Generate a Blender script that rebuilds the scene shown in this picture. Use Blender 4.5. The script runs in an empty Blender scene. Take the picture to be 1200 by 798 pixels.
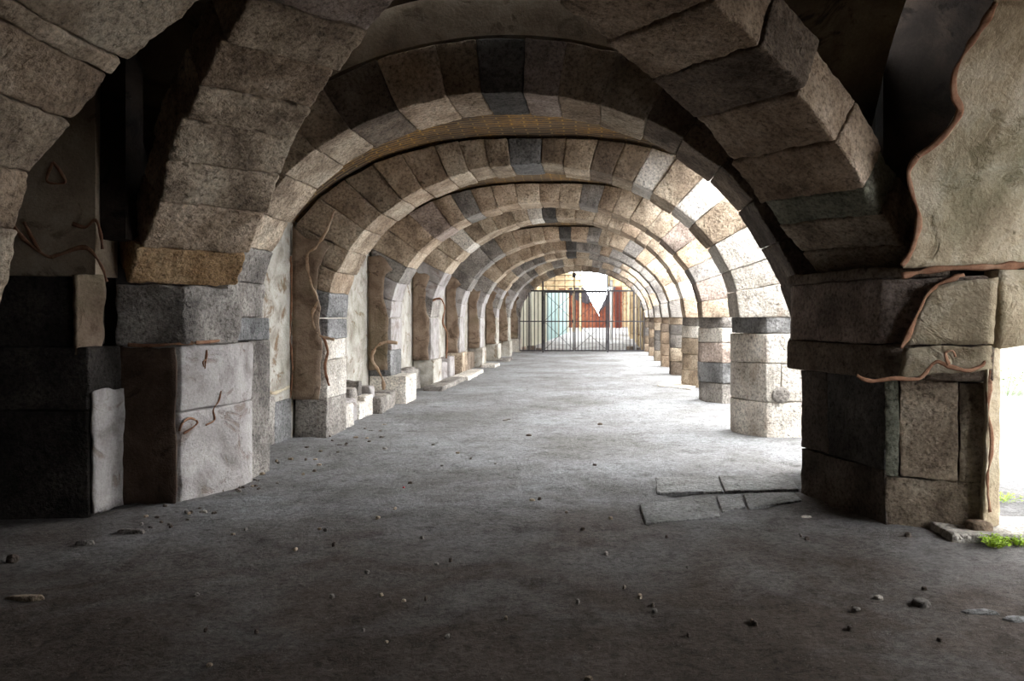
import bpy, bmesh, math, random
from mathutils import Vector, noise

random.seed(7)
S = bpy.context.scene
COL = S.collection
F = 28.0 / 36.0 * 1200.0          # focal length in pixels
PX, PY, EYE = 710.0, 372.0, 1.6   # vanishing point of the gallery, eye height


def at(px, py, d):
    """point at distance d along the gallery seen at pixel (px, py)"""
    return Vector(((px - PX) * d / F, d, EYE - (py - PY) * d / F))


# ------------------------------------------------------------------ objects
def tag(o, label=None, cat=None, group=None, kind=None):
    if label: o['label'] = label
    if cat: o['category'] = cat
    if group: o['group'] = group
    if kind: o['kind'] = kind
    return o


def thing(name, label, cat, loc=(0, 0, 0), group=None):
    o = bpy.data.objects.new(name, None)
    COL.objects.link(o)
    o.location = loc
    o.empty_display_size = 0.2
    return tag(o, label, cat, group)


def mesh_obj(name, verts, faces, mat, parent=None, smooth=True, uvs=None, sharp=None):
    off = Vector(parent.location) if parent is not None else Vector((0, 0, 0))
    if parent is not None and parent.parent is not None:
        off = off + Vector(parent.parent.location)
    me = bpy.data.meshes.new(name)
    me.from_pydata([tuple(Vector(v) - off) for v in verts], [], faces)
    if uvs is not None:
        l = me.uv_layers.new(name='UVMap')
        for lp in me.loops:
            l.data[lp.index].uv = uvs[lp.vertex_index]
    me.materials.append(mat)
    me.update()
    bm = bmesh.new(); bm.from_mesh(me)
    bmesh.ops.recalc_face_normals(bm, faces=bm.faces)
    bm.to_mesh(me); bm.free()
    if smooth:
        me.polygons.foreach_set('use_smooth', [True] * len(me.polygons))
        if sharp:
            me.set_sharp_from_angle(angle=math.radians(sharp))
    o = bpy.data.objects.new(name, me)
    COL.objects.link(o)
    if parent is not None:
        o.parent = parent
    return o


def vnoise(p, f, amp, seed=0.0):
    q = Vector((p.x * f + seed, p.y * f - seed * 1.7, p.z * f + seed * 0.6))
    return (noise.noise_vector(q) + noise.noise_vector(q * 2.3) * 0.5 + noise.noise_vector(q * 5.1) * 0.25) * amp


def cuts(L, res, r):
    r = min(r, L * 0.3)
    n = max(1, int(round((L - 2 * r) / res)))
    t = [0.0, r * 0.45] + [r + (L - 2 * r) * i / n for i in range(n + 1)] + [L - r * 0.45, L]
    return [x / L for x in t]


def stone(name, c, mat, parent, res=0.09, r=0.018, amp=0.010, f=3.0, seed=None, fine=0.0):
    """rough block between eight corners c (0-3 one end, 4-7 the other, in matching order)"""
    c = [Vector(x) for x in c]
    if seed is None: seed = random.uniform(0, 60)
    Lu = ((c[1] - c[0]).length + (c[2] - c[3]).length + (c[5] - c[4]).length + (c[6] - c[7]).length) / 4
    Lv = ((c[3] - c[0]).length + (c[2] - c[1]).length + (c[7] - c[4]).length + (c[6] - c[5]).length) / 4
    Lw = sum((c[i + 4] - c[i]).length for i in range(4)) / 4
    U, V, W = cuts(Lu, res, r), cuts(Lv, res, r), cuts(Lw, res, r)
    L = (Lu, Lv, Lw)
    idx, verts, faces = {}, [], []

    def vert(i, j, k):
        key = (i, j, k)
        if key in idx: return idx[key]
        p = [U[i] * Lu, V[j] * Lv, W[k] * Lw]
        rr = [min(r, l * 0.3) for l in L]
        q = [min(max(p[a], rr[a]), L[a] - rr[a]) for a in range(3)]
        d = Vector([p[a] - q[a] for a in range(3)])
        if d.length > 1e-7:
            d = d.normalized()
            p = [q[a] + d[a] * rr[a] for a in range(3)]
        u, v, w = p[0] / Lu, p[1] / Lv, p[2] / Lw
        a = (c[0] * (1 - u) + c[1] * u) * (1 - v) + (c[3] * (1 - u) + c[2] * u) * v
        b = (c[4] * (1 - u) + c[5] * u) * (1 - v) + (c[7] * (1 - u) + c[6] * u) * v
        P = a * (1 - w) + b * w
        P = P + vnoise(P, f, amp, seed)
        if fine: P = P + vnoise(P, 17.0, fine, seed)
        idx[key] = len(verts)
        verts.append(P)
        return idx[key]

    nu, nv, nw = len(U) - 1, len(V) - 1, len(W) - 1
    for k in (0, nw):
        for i in range(nu):
            for j in range(nv):
                faces.append((vert(i, j, k), vert(i + 1, j, k), vert(i + 1, j + 1, k), vert(i, j + 1, k)))
    for j in (0, nv):
        for i in range(nu):
            for k in range(nw):
                faces.append((vert(i, j, k), vert(i + 1, j, k), vert(i + 1, j, k + 1), vert(i, j, k + 1)))
    for i in (0, nu):
        for j in range(nv):
            for k in range(nw):
                faces.append((vert(i, j, k), vert(i, j + 1, k), vert(i, j + 1, k + 1), vert(i, j, k + 1)))
    return mesh_obj(name, verts, faces, mat, parent)


def block(name, x0, x1, y0, y1, z0, z1, mat, parent, **kw):
    return stone(name, [(x0, y0, z0), (x1, y0, z0), (x1, y1, z0), (x0, y1, z0),
                        (x0, y0, z1), (x1, y0, z1), (x1, y1, z1), (x0, y1, z1)], mat, parent, **kw)


def prism(name, poly, z0, z1, mat, parent, res=0.09, r=0.02, amp=0.010, f=3.0, seed=None, top=1.0):
    """rough block with a polygonal plan"""
    if seed is None: seed = random.uniform(0, 60)
    P = [Vector((p[0], p[1])) for p in poly]
    n = len(P)
    cen = sum(P, Vector((0, 0))) / n
    ring = []
    for i in range(n):
        a, b, pv, nx = P[i], P[(i + 1) % n], P[i - 1], P[(i + 1) % n]
        da, db = (pv - a), (nx - a)
        ra = min(r, da.length * 0.3, db.length * 0.3)
        ring.append(a + da.normalized() * ra * 0.6 + db.normalized() * 0.0 + (cen - a).normalized() * ra * 0.15)
        ring.append(a + (cen - a).normalized() * ra * 0.35)
        ring.append(a + db.normalized() * ra * 0.6 + (cen - a).normalized() * ra * 0.15)
        e0, e1 = a + db.normalized() * ra, b - db.normalized() * ra
        m = max(1, int(round((e1 - e0).length / res)))
        for k in range(1, m):
            ring.append(e0 + (e1 - e0) * (k / m))
    H = z1 - z0
    ts = cuts(H, res, r)
    verts, faces = [], []
    N = len(ring)
    for ti, t in enumerate(ts):
        dz = min(t * H, (1 - t) * H)
        ins = 0.0
        if dz < r: ins = r - math.sqrt(max(0.0, r * r - (r - dz) ** 2))
        sc = 1.0 + (top - 1.0) * t
        for q in ring:
            d = cen - q
            v = q + d.normalized() * ins
            v = cen + (v - cen) * sc
            p = Vector((v.x, v.y, z0 + t * H))
            verts.append(p + vnoise(p, f, amp, seed))
    for a in range(len(ts) - 1):
        for i in range(N):
            j = (i + 1) % N
            faces.append((a * N + i, a * N + j, (a + 1) * N + j, (a + 1) * N + i))
    for base, z in ((0, z0), ((len(ts) - 1) * N, z1)):
        k = len(verts)
        verts.append(Vector((cen.x, cen.y, z)))
        for i in range(N):
            faces.append((base + i, base + (i + 1) % N, k))
    return mesh_obj(name, verts, faces, mat, parent)


def tube(name, pts, rad, mat, parent, n=6, wob=0.0, flat=1.0):
    """tube along points; wob varies its thickness"""
    pts = [Vector(p) for p in pts]
    verts, faces = [], []
    for i, p in enumerate(pts):
        t = (pts[min(i + 1, len(pts) - 1)] - pts[max(i - 1, 0)]).normalized()
        ref = Vector((0, 1, 0)) if abs(t.y) < 0.8 else Vector((1, 0, 0))
        a = t.cross(ref).normalized()
        b = t.cross(a).normalized()
        rr = rad * (1 + wob * noise.noise(p * 9.0))
        for k in range(n):
            an = 2 * math.pi * k / n
            verts.append(p + a * math.cos(an) * rr + b * math.sin(an) * rr * flat)
    for i in range(len(pts) - 1):
        for k in range(n):
            faces.append((i * n + k, i * n + (k + 1) % n, (i + 1) * n + (k + 1) % n, (i + 1) * n + k))
    faces.append(tuple(range(n)))
    faces.append(tuple((len(pts) - 1) * n + k for k in range(n)))
    return mesh_obj(name, verts, faces, mat, parent)


def smooth_line(pts, sub=6):
    pts = [Vector(p) for p in pts]
    out = []
    for i in range(len(pts) - 1):
        p0, p1, p2, p3 = pts[max(i - 1, 0)], pts[i], pts[i + 1], pts[min(i + 2, len(pts) - 1)]
        for k in range(sub):
            t = k / sub
            out.append(0.5 * ((2 * p1) + (p2 - p0) * t + (2 * p0 - 5 * p1 + 4 * p2 - p3) * t * t + (3 * p1 - p0 - 3 * p2 + p3) * t ** 3))
    out.append(pts[-1])
    return out


# ---------------------------------------------------------------- materials
def rgb(h):
    """sRGB 0-255 triple to linear"""
    o = []
    for v in h:
        v /= 255.0
        o.append(v / 12.92 if v <= 0.04045 else ((v + 0.055) / 1.055) ** 2.4)
    return (o[0], o[1], o[2], 1)


class NT:
    def __init__(s, name):
        s.m = bpy.data.materials.new(name)
        s.m.use_nodes = True
        s.t = s.m.node_tree
        s.t.nodes.clear()
        s.out = s.n('ShaderNodeOutputMaterial')
        s.b = s.n('ShaderNodeBsdfPrincipled')
        s.b.inputs['Specular IOR Level'].default_value = 0.15
        s.l(s.b.outputs[0], s.out.inputs[0])

    def n(s, k, **kw):
        x = s.t.nodes.new(k)
        for a, v in kw.items():
            if a in x.inputs: x.inputs[a].default_value = v
            else: setattr(x, a, v)
        return x

    def l(s, a, b): s.t.links.new(a, b)

    def noise(s, vec, scale, detail=6, rough=0.6, dist=0.0):
        x = s.n('ShaderNodeTexNoise', Scale=scale, Detail=detail, Roughness=rough, Distortion=dist)
        s.l(vec, x.inputs['Vector'])
        return x.outputs['Fac']

    def ramp(s, fac, stops):
        x = s.n('ShaderNodeValToRGB')
        e = x.color_ramp.elements
        while len(e) < len(stops): e.new(0.5)
        for i, (p, c) in enumerate(stops):
            e[i].position = p
            e[i].color = c if len(c) == 4 else (*c, 1)
        s.l(fac, x.inputs[0])
        return x.outputs[0]

    def mix(s, a, b, fac, mode='MIX'):
        x = s.n('ShaderNodeMix', data_type='RGBA', blend_type=mode)
        for sock, v in ((x.inputs['Factor'], fac), (x.inputs['A'], a), (x.inputs['B'], b)):
            pass
        ins = [i for i in x.inputs if i.enabled]
        for sock, v in zip(ins, (fac, a, b)):
            if isinstance(v, (int, float)): sock.default_value = v
            elif isinstance(v, tuple): sock.default_value = v
            else: s.l(v, sock)
        return [o for o in x.outputs if o.enabled][0]

    def math(s, op, a, b=0.5):
        x = s.n('ShaderNodeMath', operation=op)
        for sock, v in zip(x.inputs, (a, b)):
            if isinstance(v, (int, float)): sock.default_value = v
            else: s.l(v, sock)
        return x.outputs[0]

    def vec(s, shift=True, stretch=None):
        g = s.n('ShaderNodeNewGeometry').outputs['Position']
        if stretch:
            m = s.n('ShaderNodeMapping')
            m.inputs['Scale'].default_value = stretch
            s.l(g, m.inputs[0]); g = m.outputs[0]
        if shift:
            oi = s.n('ShaderNodeObjectInfo').outputs['Random']
            a = s.n('ShaderNodeVectorMath', operation='ADD')
            s.l(g, a.inputs[0])
            s.l(s.math('MULTIPLY', oi, 37.0), a.inputs[1])
            g = a.outputs[0]
        return g

    def bump(s, h, strength, dist):
        x = s.n('ShaderNodeBump', Strength=strength, Distance=dist)
        s.l(h, x.inputs['Height'])
        prev = s.b.inputs['Normal']
        if prev.is_linked: s.l(prev.links[0].from_socket, x.inputs['Normal'])
        s.l(x.outputs[0], prev)


def stone_mat(name, dark, base, light, bump=1.0, grain=26.0, vary=0.16, stain=0.5, stain_col=(70, 58, 46), pit=0.5):
    t = NT(name)
    v = t.vec()
    big = t.noise(v, 1.7, 7, 0.62, 0.3)
    col = t.ramp(big, [(0.34, rgb(dark)), (0.5, rgb(base)), (0.66, rgb(light))])
    fine = t.noise(v, 30, 8, 0.7)
    col = t.mix(col, t.ramp(fine, [(0.37, (0.45, 0.43, 0.41)), (0.49, (1.05, 1.05, 1.05)), (0.63, (1.45, 1.43, 1.4))]), 0.85, 'MULTIPLY')
    vs = t.vec(True, (2.2, 2.2, 0.7))
    sm = t.ramp(t.noise(vs, 1.6, 6, 0.6, 0.4), [(0.55, (0, 0, 0)), (0.72, (1, 1, 1))])
    col = t.mix(col, rgb(stain_col), t.math('MULTIPLY', sm, stain))
    oi = t.n('ShaderNodeObjectInfo').outputs['Random']
    hs = t.n('ShaderNodeHueSaturation')
    t.l(t.math('ADD', t.math('MULTIPLY', oi, vary * 2), 1 - vary), hs.inputs['Value'])
    t.l(col, hs.inputs['Color'])
    pitn = t.ramp(t.noise(v, 15, 3, 0.5, 0.8), [(0.29, (0.25, 0.24, 0.23)), (0.36, (1, 1, 1))])
    col = t.mix(hs.outputs[0], pitn, pit, 'MULTIPLY')
    t.l(col, t.b.inputs['Base Color'])
    t.b.inputs['Roughness'].default_value = 0.93
    h = t.math('ADD', t.math('MULTIPLY', t.noise(v, grain, 7, 0.68), 0.7), t.math('MULTIPLY', t.noise(v, 7, 5, 0.6, 0.5), 0.8))
    h = t.math('ADD', h, t.math('MULTIPLY', pitn, 0.25))
    t.bump(h, bump, 0.06)
    return t.m


def plaster_mat(name, cols, stain=(112, 88, 62), green=0.0, bump=0.35, scale=1.3, stain_amt=0.8):
    t = NT(name)
    v = t.vec(False)
    col = t.ramp(t.noise(v, scale, 8, 0.62, 0.6), [(0.3, rgb(cols[0])), (0.48, rgb(cols[1])), (0.7, rgb(cols[2]))])
    sm = t.ramp(t.noise(v, 2.4, 7, 0.66, 1.2), [(0.56, (0, 0, 0)), (0.64, (1, 1, 1))])
    col = t.mix(col, rgb(stain), t.math('MULTIPLY', sm, stain_amt))
    if green:
        gm = t.ramp(t.noise(v, 1.1, 6, 0.6, 0.4), [(0.5, (0, 0, 0)), (0.68, (1, 1, 1))])
        col = t.mix(col, rgb((96, 98, 70)), t.math('MULTIPLY', gm, green))
    fine = t.noise(v, 40, 6, 0.7)
    col = t.mix(col, t.ramp(fine, [(0.3, (0.62, 0.6, 0.58)), (0.6, (1.05, 1.05, 1.05))]), 0.6, 'MULTIPLY')
    t.l(col, t.b.inputs['Base Color'])
    t.b.inputs['Roughness'].default_value = 0.9
    h = t.math('ADD', t.math('MULTIPLY', t.noise(v, 30, 6, 0.65), 0.4), t.math('MULTIPLY', t.noise(v, 5, 5, 0.6), 0.8))
    h = t.math('ADD', h, t.math('MULTIPLY', sm, -0.25))
    t.bump(h, bump, 0.05)
    return t.m


def flat_mat(name, c, rough=0.7, metal=0.0, n=0.25, scale=14):
    t = NT(name)
    v = t.vec(False)
    k = t.noise(v, scale, 5, 0.6)
    d = tuple(x * (1 - n) for x in rgb(c)[:3]) + (1,)
    u = tuple(min(1, x * (1 + n)) for x in rgb(c)[:3]) + (1,)
    t.l(t.ramp(k, [(0.3, d), (0.7, u)]), t.b.inputs['Base Color'])
    t.b.inputs['Roughness'].default_value = rough
    t.b.inputs['Metallic'].default_value = metal
    t.bump(k, 0.2, 0.01)
    return t.m


BEIGE = stone_mat('beige_stone', (120, 105, 90), (168, 151, 131), (198, 184, 164))
WARM = stone_mat('warm_stone', (118, 101, 85), (162, 142, 121), (190, 172, 152))
GREY = stone_mat('grey_stone', (96, 91, 87), (136, 130, 124), (166, 160, 152), stain=0.3)
BLUE = stone_mat('blue_grey_stone', (94, 93, 92), (128, 127, 126), (156, 155, 154), stain=0.25, stain_col=(60, 60, 62))
PALE = stone_mat('pale_stone', (174, 167, 156), (206, 199, 189), (226, 221, 213), stain=0.4, stain_col=(150, 120, 92))
ROSE = stone_mat('rose_stone', (104, 92, 84), (146, 131, 121), (172, 157, 147))
RUST = stone_mat('rust_stone', (122, 96, 68), (160, 130, 96), (186, 160, 126), stain=0.4, stain_col=(128, 88, 54))
DARK = stone_mat('dark_stone', (72, 64, 58), (98, 88, 80), (122, 111, 101), stain=0.5, stain_col=(40, 34, 30))
BROWN = stone_mat('brown_stone', (86, 75, 65), (120, 106, 93), (144, 130, 115), stain=0.5, stain_col=(48, 38, 30))
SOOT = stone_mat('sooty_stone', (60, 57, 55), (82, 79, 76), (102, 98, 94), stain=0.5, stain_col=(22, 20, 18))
SLABM = stone_mat('trodden_slab', (108, 106, 103), (132, 131, 129), (152, 151, 150), stain=0.3, vary=0.06, pit=0.3)
JAMB = stone_mat('shade_dark_stone', (36, 33, 31), (52, 48, 45), (70, 65, 61), stain=0.4, stain_col=(28, 25, 23))  # jamb stone darkened to paint in the shade on its front
GREEN = stone_mat('greenish_stone', (100, 100, 86), (134, 134, 118), (160, 158, 142), stain=0.3)

P_WHITE = plaster_mat('white_plaster', [(122, 115, 103), (166, 160, 150), (194, 190, 182)], green=0.35, scale=2.6, bump=0.6)
P_BROWN = plaster_mat('brown_plaster', [(88, 72, 60), (122, 104, 88), (146, 128, 112)], stain=(74, 58, 47), green=0.3, scale=2.8, bump=0.6)
P_WARM = plaster_mat('warm_plaster', [(112, 96, 80), (156, 140, 120), (182, 168, 148)], stain=(96, 78, 62), stain_amt=0.6)
P_UMBER = plaster_mat('shaded_umber_plaster', [(46, 36, 30), (68, 54, 45), (92, 76, 64)], stain=(38, 29, 24), scale=2.4, bump=0.6)  # brown front coat, with the shade on it put into the colour
P_LILAC = plaster_mat('lilac_grey_plaster', [(118, 112, 108), (156, 150, 147), (180, 175, 171)], stain=(110, 92, 80), stain_amt=0.6, scale=2.6, bump=0.6)
P_CREAM = plaster_mat('cream_plaster', [(136, 120, 98), (184, 168, 142), (214, 204, 184)], stain=(124, 110, 86), green=0.5, stain_amt=0.6, scale=2.0, bump=0.7)
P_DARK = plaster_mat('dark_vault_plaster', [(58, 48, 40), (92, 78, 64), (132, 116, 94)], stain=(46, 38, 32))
P_BLACK = plaster_mat('shade_black_plaster', [(30, 26, 24), (46, 40, 36), (70, 60, 52)], stain=(24, 20, 18))  # deep shade of the recesses put into the plaster colour
MORTAR = plaster_mat('brown_mortar', [(108, 76, 58), (140, 102, 80), (166, 132, 108)], stain=(98, 68, 52), scale=5)
MORTAR_L = plaster_mat('pale_mortar', [(140, 110, 88), (172, 146, 122), (196, 174, 150)], stain=(134, 96, 70), scale=5)
IRON = flat_mat('dark_iron', (62, 60, 62), 0.55, 0.3)


def dirt_mat():
    t = NT('trodden_dirt')
    v = t.vec(False)
    big = t.noise(v, 0.55, 7, 0.62, 0.3)
    col = t.ramp(big, [(0.34, rgb((116, 114, 111))), (0.5, rgb((135, 134, 134))), (0.66, rgb((152, 153, 154)))])
    pat = t.ramp(t.noise(v, 4.2, 9, 0.74, 0.3), [(0.38, (0.66, 0.64, 0.62)), (0.48, (1, 1, 1)), (0.62, (1.12, 1.12, 1.12))])
    col = t.mix(col, pat, 0.8, 'MULTIPLY')
    gr = t.ramp(t.noise(v, 26, 8, 0.78), [(0.38, (0.36, 0.35, 0.34)), (0.5, (1, 1, 1)), (0.62, (1.5, 1.5, 1.5))])
    col = t.mix(col, gr, 0.6, 'MULTIPLY')
    # brown earth, darkened to paint in the near bay's light falloff; grey dust beyond
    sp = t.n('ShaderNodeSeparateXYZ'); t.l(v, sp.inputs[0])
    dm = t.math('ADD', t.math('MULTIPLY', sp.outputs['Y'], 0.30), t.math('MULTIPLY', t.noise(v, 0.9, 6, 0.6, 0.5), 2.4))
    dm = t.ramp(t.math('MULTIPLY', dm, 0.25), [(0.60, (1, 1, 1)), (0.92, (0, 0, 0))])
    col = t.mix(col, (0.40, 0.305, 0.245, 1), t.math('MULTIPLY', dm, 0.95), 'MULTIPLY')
    vo = t.n('ShaderNodeTexVoronoi', Scale=46.0)
    t.l(v, vo.inputs['Vector'])
    spk = t.ramp(vo.outputs['Distance'], [(0.10, (1, 1, 1)), (0.16, (0, 0, 0))])
    rnd = t.ramp(t.noise(v, 9, 3, 0.6), [(0.55, (0, 0, 0)), (0.6, (1, 1, 1))])
    col = t.mix(col, rgb((196, 190, 178)), t.math('MULTIPLY', t.math('MULTIPLY', spk, rnd), 0.5))
    t.l(col, t.b.inputs['Base Color'])
    t.b.inputs['Roughness'].default_value = 0.95
    h = t.math('ADD', t.math('MULTIPLY', t.noise(v, 40, 8, 0.76), 0.6), t.math('MULTIPLY', t.noise(v, 12, 6, 0.65), 0.5))
    t.bump(h, 1.0, 0.06)
    return t.m


def brick_mat():
    t = NT('vault_brick')
    uv = t.n('ShaderNodeUVMap').outputs[0]
    v = t.vec(False)
    br = t.n('ShaderNodeTexBrick', Scale=1.0)
    br.inputs['Color1'].default_value = rgb((112, 94, 80))
    br.inputs['Color2'].default_value = rgb((84, 74, 68))
    br.inputs['Mortar'].default_value = rgb((150, 128, 92))
    br.inputs['Mortar Size'].default_value = 0.012
    br.inputs['Mortar Smooth'].default_value = 0.3
    br.inputs['Brick Width'].default_value = 0.30
    br.inputs['Row Height'].default_value = 0.085
    wob = t.n('ShaderNodeVectorMath', operation='ADD')
    nz = t.n('ShaderNodeTexNoise', Scale=6.0, Detail=3.0)
    t.l(v, nz.inputs['Vector'])
    sc = t.n('ShaderNodeVectorMath', operation='SCALE')
    sc.inputs['Scale'].default_value = 0.03
    t.l(nz.outputs['Color'], sc.inputs[0])
    t.l(uv, wob.inputs[0]); t.l(sc.outputs[0], wob.inputs[1])
    t.l(wob.outputs[0], br.inputs['Vector'])
    ym = t.ramp(t.noise(v, 1.4, 7, 0.66, 0.4), [(0.46, (0, 0, 0)), (0.60, (1, 1, 1))])
    fl = t.ramp(t.noise(v, 17, 5, 0.7), [(0.42, (0, 0, 0)), (0.58, (1, 1, 1))])
    mor = t.math('ADD', t.math('MULTIPLY', br.outputs['Fac'], 0.9), t.math('MULTIPLY', fl, 0.5))
    col = t.mix(br.outputs['Color'], rgb((186, 142, 72)), t.math('MULTIPLY', t.math('MULTIPLY', ym, mor), 0.65))
    sm = t.ramp(t.noise(v, 1.1, 6, 0.62), [(0.5, (1, 1, 1)), (0.68, (0.45, 0.42, 0.40))])
    col = t.mix(col, sm, 0.7, 'MULTIPLY')
    t.l(col, t.b.inputs['Base Color'])
    t.b.inputs['Roughness'].default_value = 0.93
    h = t.math('ADD', t.math('MULTIPLY', br.outputs['Fac'], -0.5), t.math('MULTIPLY', t.noise(v, 22, 6, 0.7), 0.8))
    t.bump(h, 0.6, 0.03)
    return t.m


DIRT = dirt_mat()
BRICK = brick_mat()


# --------------------------------------------------------------- the floor
def grid_axis(stops):
    out = []
    for (a, b, st) in stops:
        n = max(1, int(round((b - a) / st)))
        out += [a + (b - a) * i / n for i in range(n)]
    out.append(stops[-1][1])
    return out


def floor_z(x, y):
    z = 0.0
    p = Vector((x * 0.9, y * 0.9, 0.3))
    z += noise.noise(p) * 0.018 + noise.noise(p * 3.1) * 0.010 + noise.noise(p * 8.0) * 0.006
    d = noise.noise(Vector((x * 3.4 + 11, y * 3.4, 4.0)))
    if d > 0.3: z -= (d - 0.3) * 0.05
    z += noise.noise(p * 17.0) * 0.005
    return z - 0.012


def ground_rise(y):
    return max(0.0, min(1.0, (y - 39.0) / 18.0)) * 0.95


xs = grid_axis([(-5.6, -4.6, 0.25), (-4.6, 3.4, 0.055), (3.4, 12, 0.4)])
ys = grid_axis([(-4.5, 2.6, 0.3), (2.6, 9.0, 0.05), (9.0, 16, 0.09), (16, 38, 0.25), (38, 62, 0.6)])
V, Fc = [], []
for y in ys:
    for x in xs:
        V.append((x, y, floor_z(x, y) + ground_rise(y)))
nx = len(xs)
for j in range(len(ys) - 1):
    for i in range(nx - 1):
        Fc.append((j * nx + i, j * nx + i + 1, (j + 1) * nx + i + 1, (j + 1) * nx + i))
fo = mesh_obj('floor', V, Fc, DIRT)
tag(fo, kind='structure')


def struct(name, verts, faces, mat, smooth=False, uvs=None, parent=None):
    o = mesh_obj(name, verts, faces, mat, parent, smooth=smooth, uvs=uvs)
    return tag(o, kind='structure')


def struct_box(name, x0, x1, y0, y1, z0, z1, mat, parent=None):
    v = [(x0, y0, z0), (x1, y0, z0), (x1, y1, z0), (x0, y1, z0), (x0, y0, z1), (x1, y0, z1), (x1, y1, z1), (x0, y1, z1)]
    f = [(0, 1, 2, 3), (4, 5, 6, 7), (0, 1, 5, 4), (1, 2, 6, 5), (2, 3, 7, 6), (3, 0, 4, 7)]
    return struct(name, v, f, mat, parent=parent)


# ------------------------------------------------------------- the arches
#        near y, far y, left X, right X, spring z, rise, ring thickness
ARCH = [(7.60, 8.45, -3.66, 1.80, 1.60, 2.16, 0.52),
        (10.70, 11.52, -3.75, 1.80, 1.60, 2.07, 0.34),
        (14.90, 15.70, -4.03, 1.82, 1.60, 2.17, 0.34),
        (18.30, 19.20, -4.02, 1.83, 1.60, 2.30, 0.32),
        (22.10, 22.90, -4.05, 1.82, 1.60, 2.20, 0.32),
        (25.70, 26.50, -4.04, 1.82, 1.60, 2.18, 0.32),
        (29.40, 30.20, -4.04, 1.82, 1.60, 2.24, 0.32),
        (33.10, 33.90, -4.04, 1.82, 1.60, 2.20, 0.32),
        (36.90, 37.80, -4.04, 1.82, 1.60, 2.18, 0.40)]
ORD = ['nearest', 'second', 'third', 'fourth', 'fifth', 'sixth', 'seventh', 'eighth', 'farthest']
MIXES = [
    [BROWN, BROWN, ROSE, BROWN, BEIGE, WARM],
    [BROWN, BEIGE, WARM, BEIGE, WARM, BEIGE],
    [BEIGE, WARM, ROSE, BEIGE, GREY, BEIGE],
    [BEIGE, PALE, WARM, BEIGE, BEIGE],
    [BEIGE, GREY, BEIGE, WARM],
    [BEIGE, WARM, GREY], [BEIGE, GREY], [GREY, BEIGE], [BROWN, BEIGE, GREY]]


def arch_dims(i):
    yn, yf, xl, xr, zs, b, th = ARCH[i]
    return (xl + xr) / 2, (xr - xl) / 2, zs, b, th


LABEL_ARCH = [
    'dark-faced stone arch nearest the camera, between the two rough diagonal ribs',
    'second stone arch of the gallery, pale stone sunlit on its right half',
    'third stone arch along the gallery, behind the first strip of yellowed brick vault',
    'fourth stone arch along the gallery, with one dark grey stone at its crown',
    'fifth stone arch counted along the gallery from the camera',
    'sixth stone arch counted along the gallery from the camera',
    'seventh stone arch, second one in front of the arch with the gate',
    'eighth stone arch, the one just in front of the arch with the gate',
    'farthest stone arch, the one that holds the iron gate']


def ring_t(i, t):
    """thickness of the ring: deeper at the haunches"""
    c = math.cos(t)
    if i == 0: return ARCH[i][6]
    return ARCH[i][6] + (0.62 if c > 0 else 0.55) * abs(c) ** 1.6


def stone_arch(i):
    yn, yf, xl, xr, zs, b, th = ARCH[i]
    cx, a, _, _, _ = arch_dims(i)
    root = thing('stone_arch', LABEL_ARCH[i], 'arch', (cx, yn, zs), 'round stone arches along the gallery')
    rng = random.Random(100 + i)
    n = 19 if i == 0 else (23 if i < 4 else 21)
    wd = [rng.uniform(0.8, 1.25) for _ in range(n)]
    # arc length table
    K = 400
    acc = [0.0]
    for k in range(K):
        t0, t1 = math.pi * k / K, math.pi * (k + 1) / K
        acc.append(acc[-1] + math.hypot(a * (math.cos(t1) - math.cos(t0)), b * (math.sin(t1) - math.sin(t0))))
    tot, sw = acc[-1], sum(wd)

    def theta(s):
        s = max(0, min(tot, s))
        lo = 0
        for k in range(K):
            if acc[k + 1] >= s:
                lo = k; break
        f = (s - acc[lo]) / max(1e-9, acc[lo + 1] - acc[lo])
        return math.pi * (lo + f) / K
    edges = [0.0]
    for w in wd: edges.append(edges[-1] + w * tot / sw)
    for k in range(n):
        t0, t1 = theta(edges[k]), theta(edges[k + 1])
        ji, jn, jf = rng.uniform(-0.02, 0.012), rng.uniform(0.0, 0.03), rng.uniform(-0.02, 0.02)
        gap = 0.003

        def P(t, y, out):
            th = ring_t(i, t); ao, bo = (a + th, b + th) if out else (a + ji, b + ji)
            x = cx + ao * math.cos(t)
            if i == 0 and x > 0: x += 0.17 * max(0.0, 1 - bo * math.sin(t) / 0.75)
            return Vector((max(x, (-4.17 if i <= 1 else -4.40) + (0.0 if out else 0.05)), y, zs + bo * math.sin(t)))
        t0 += gap / a; t1 -= gap / a
        c = [P(t0, yn + jn, 0), P(t1, yn + jn, 0), P(t1, yn + jn, 1), P(t0, yn + jn, 1),
             P(t0, yf + jf, 0), P(t1, yf + jf, 0), P(t1, yf + jf, 1), P(t0, yf + jf, 1)]
        m = rng.choice(MIXES[i])
        frac = (k + 0.5) / n
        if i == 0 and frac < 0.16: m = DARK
        if i == 0 and 0.72 < frac: m = BEIGE
        if i == 0 and 0.92 < frac: m = GREY
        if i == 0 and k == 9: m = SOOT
        if i == 1 and frac < 0.3: m = rng.choice([PALE, PALE, BEIGE])
        if i == 1 and frac > 0.955: m = BLUE
        if i == 1 and k == 11: m = BLUE
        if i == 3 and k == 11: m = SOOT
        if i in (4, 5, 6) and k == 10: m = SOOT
        if i >= 2 and frac > 0.86: m = rng.choice([P_LILAC, P_LILAC, GREY])
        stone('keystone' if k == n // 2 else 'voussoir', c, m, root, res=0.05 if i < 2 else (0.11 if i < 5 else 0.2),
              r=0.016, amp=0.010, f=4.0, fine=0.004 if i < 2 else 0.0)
    return root


for i in range(9): stone_arch(i)


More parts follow.
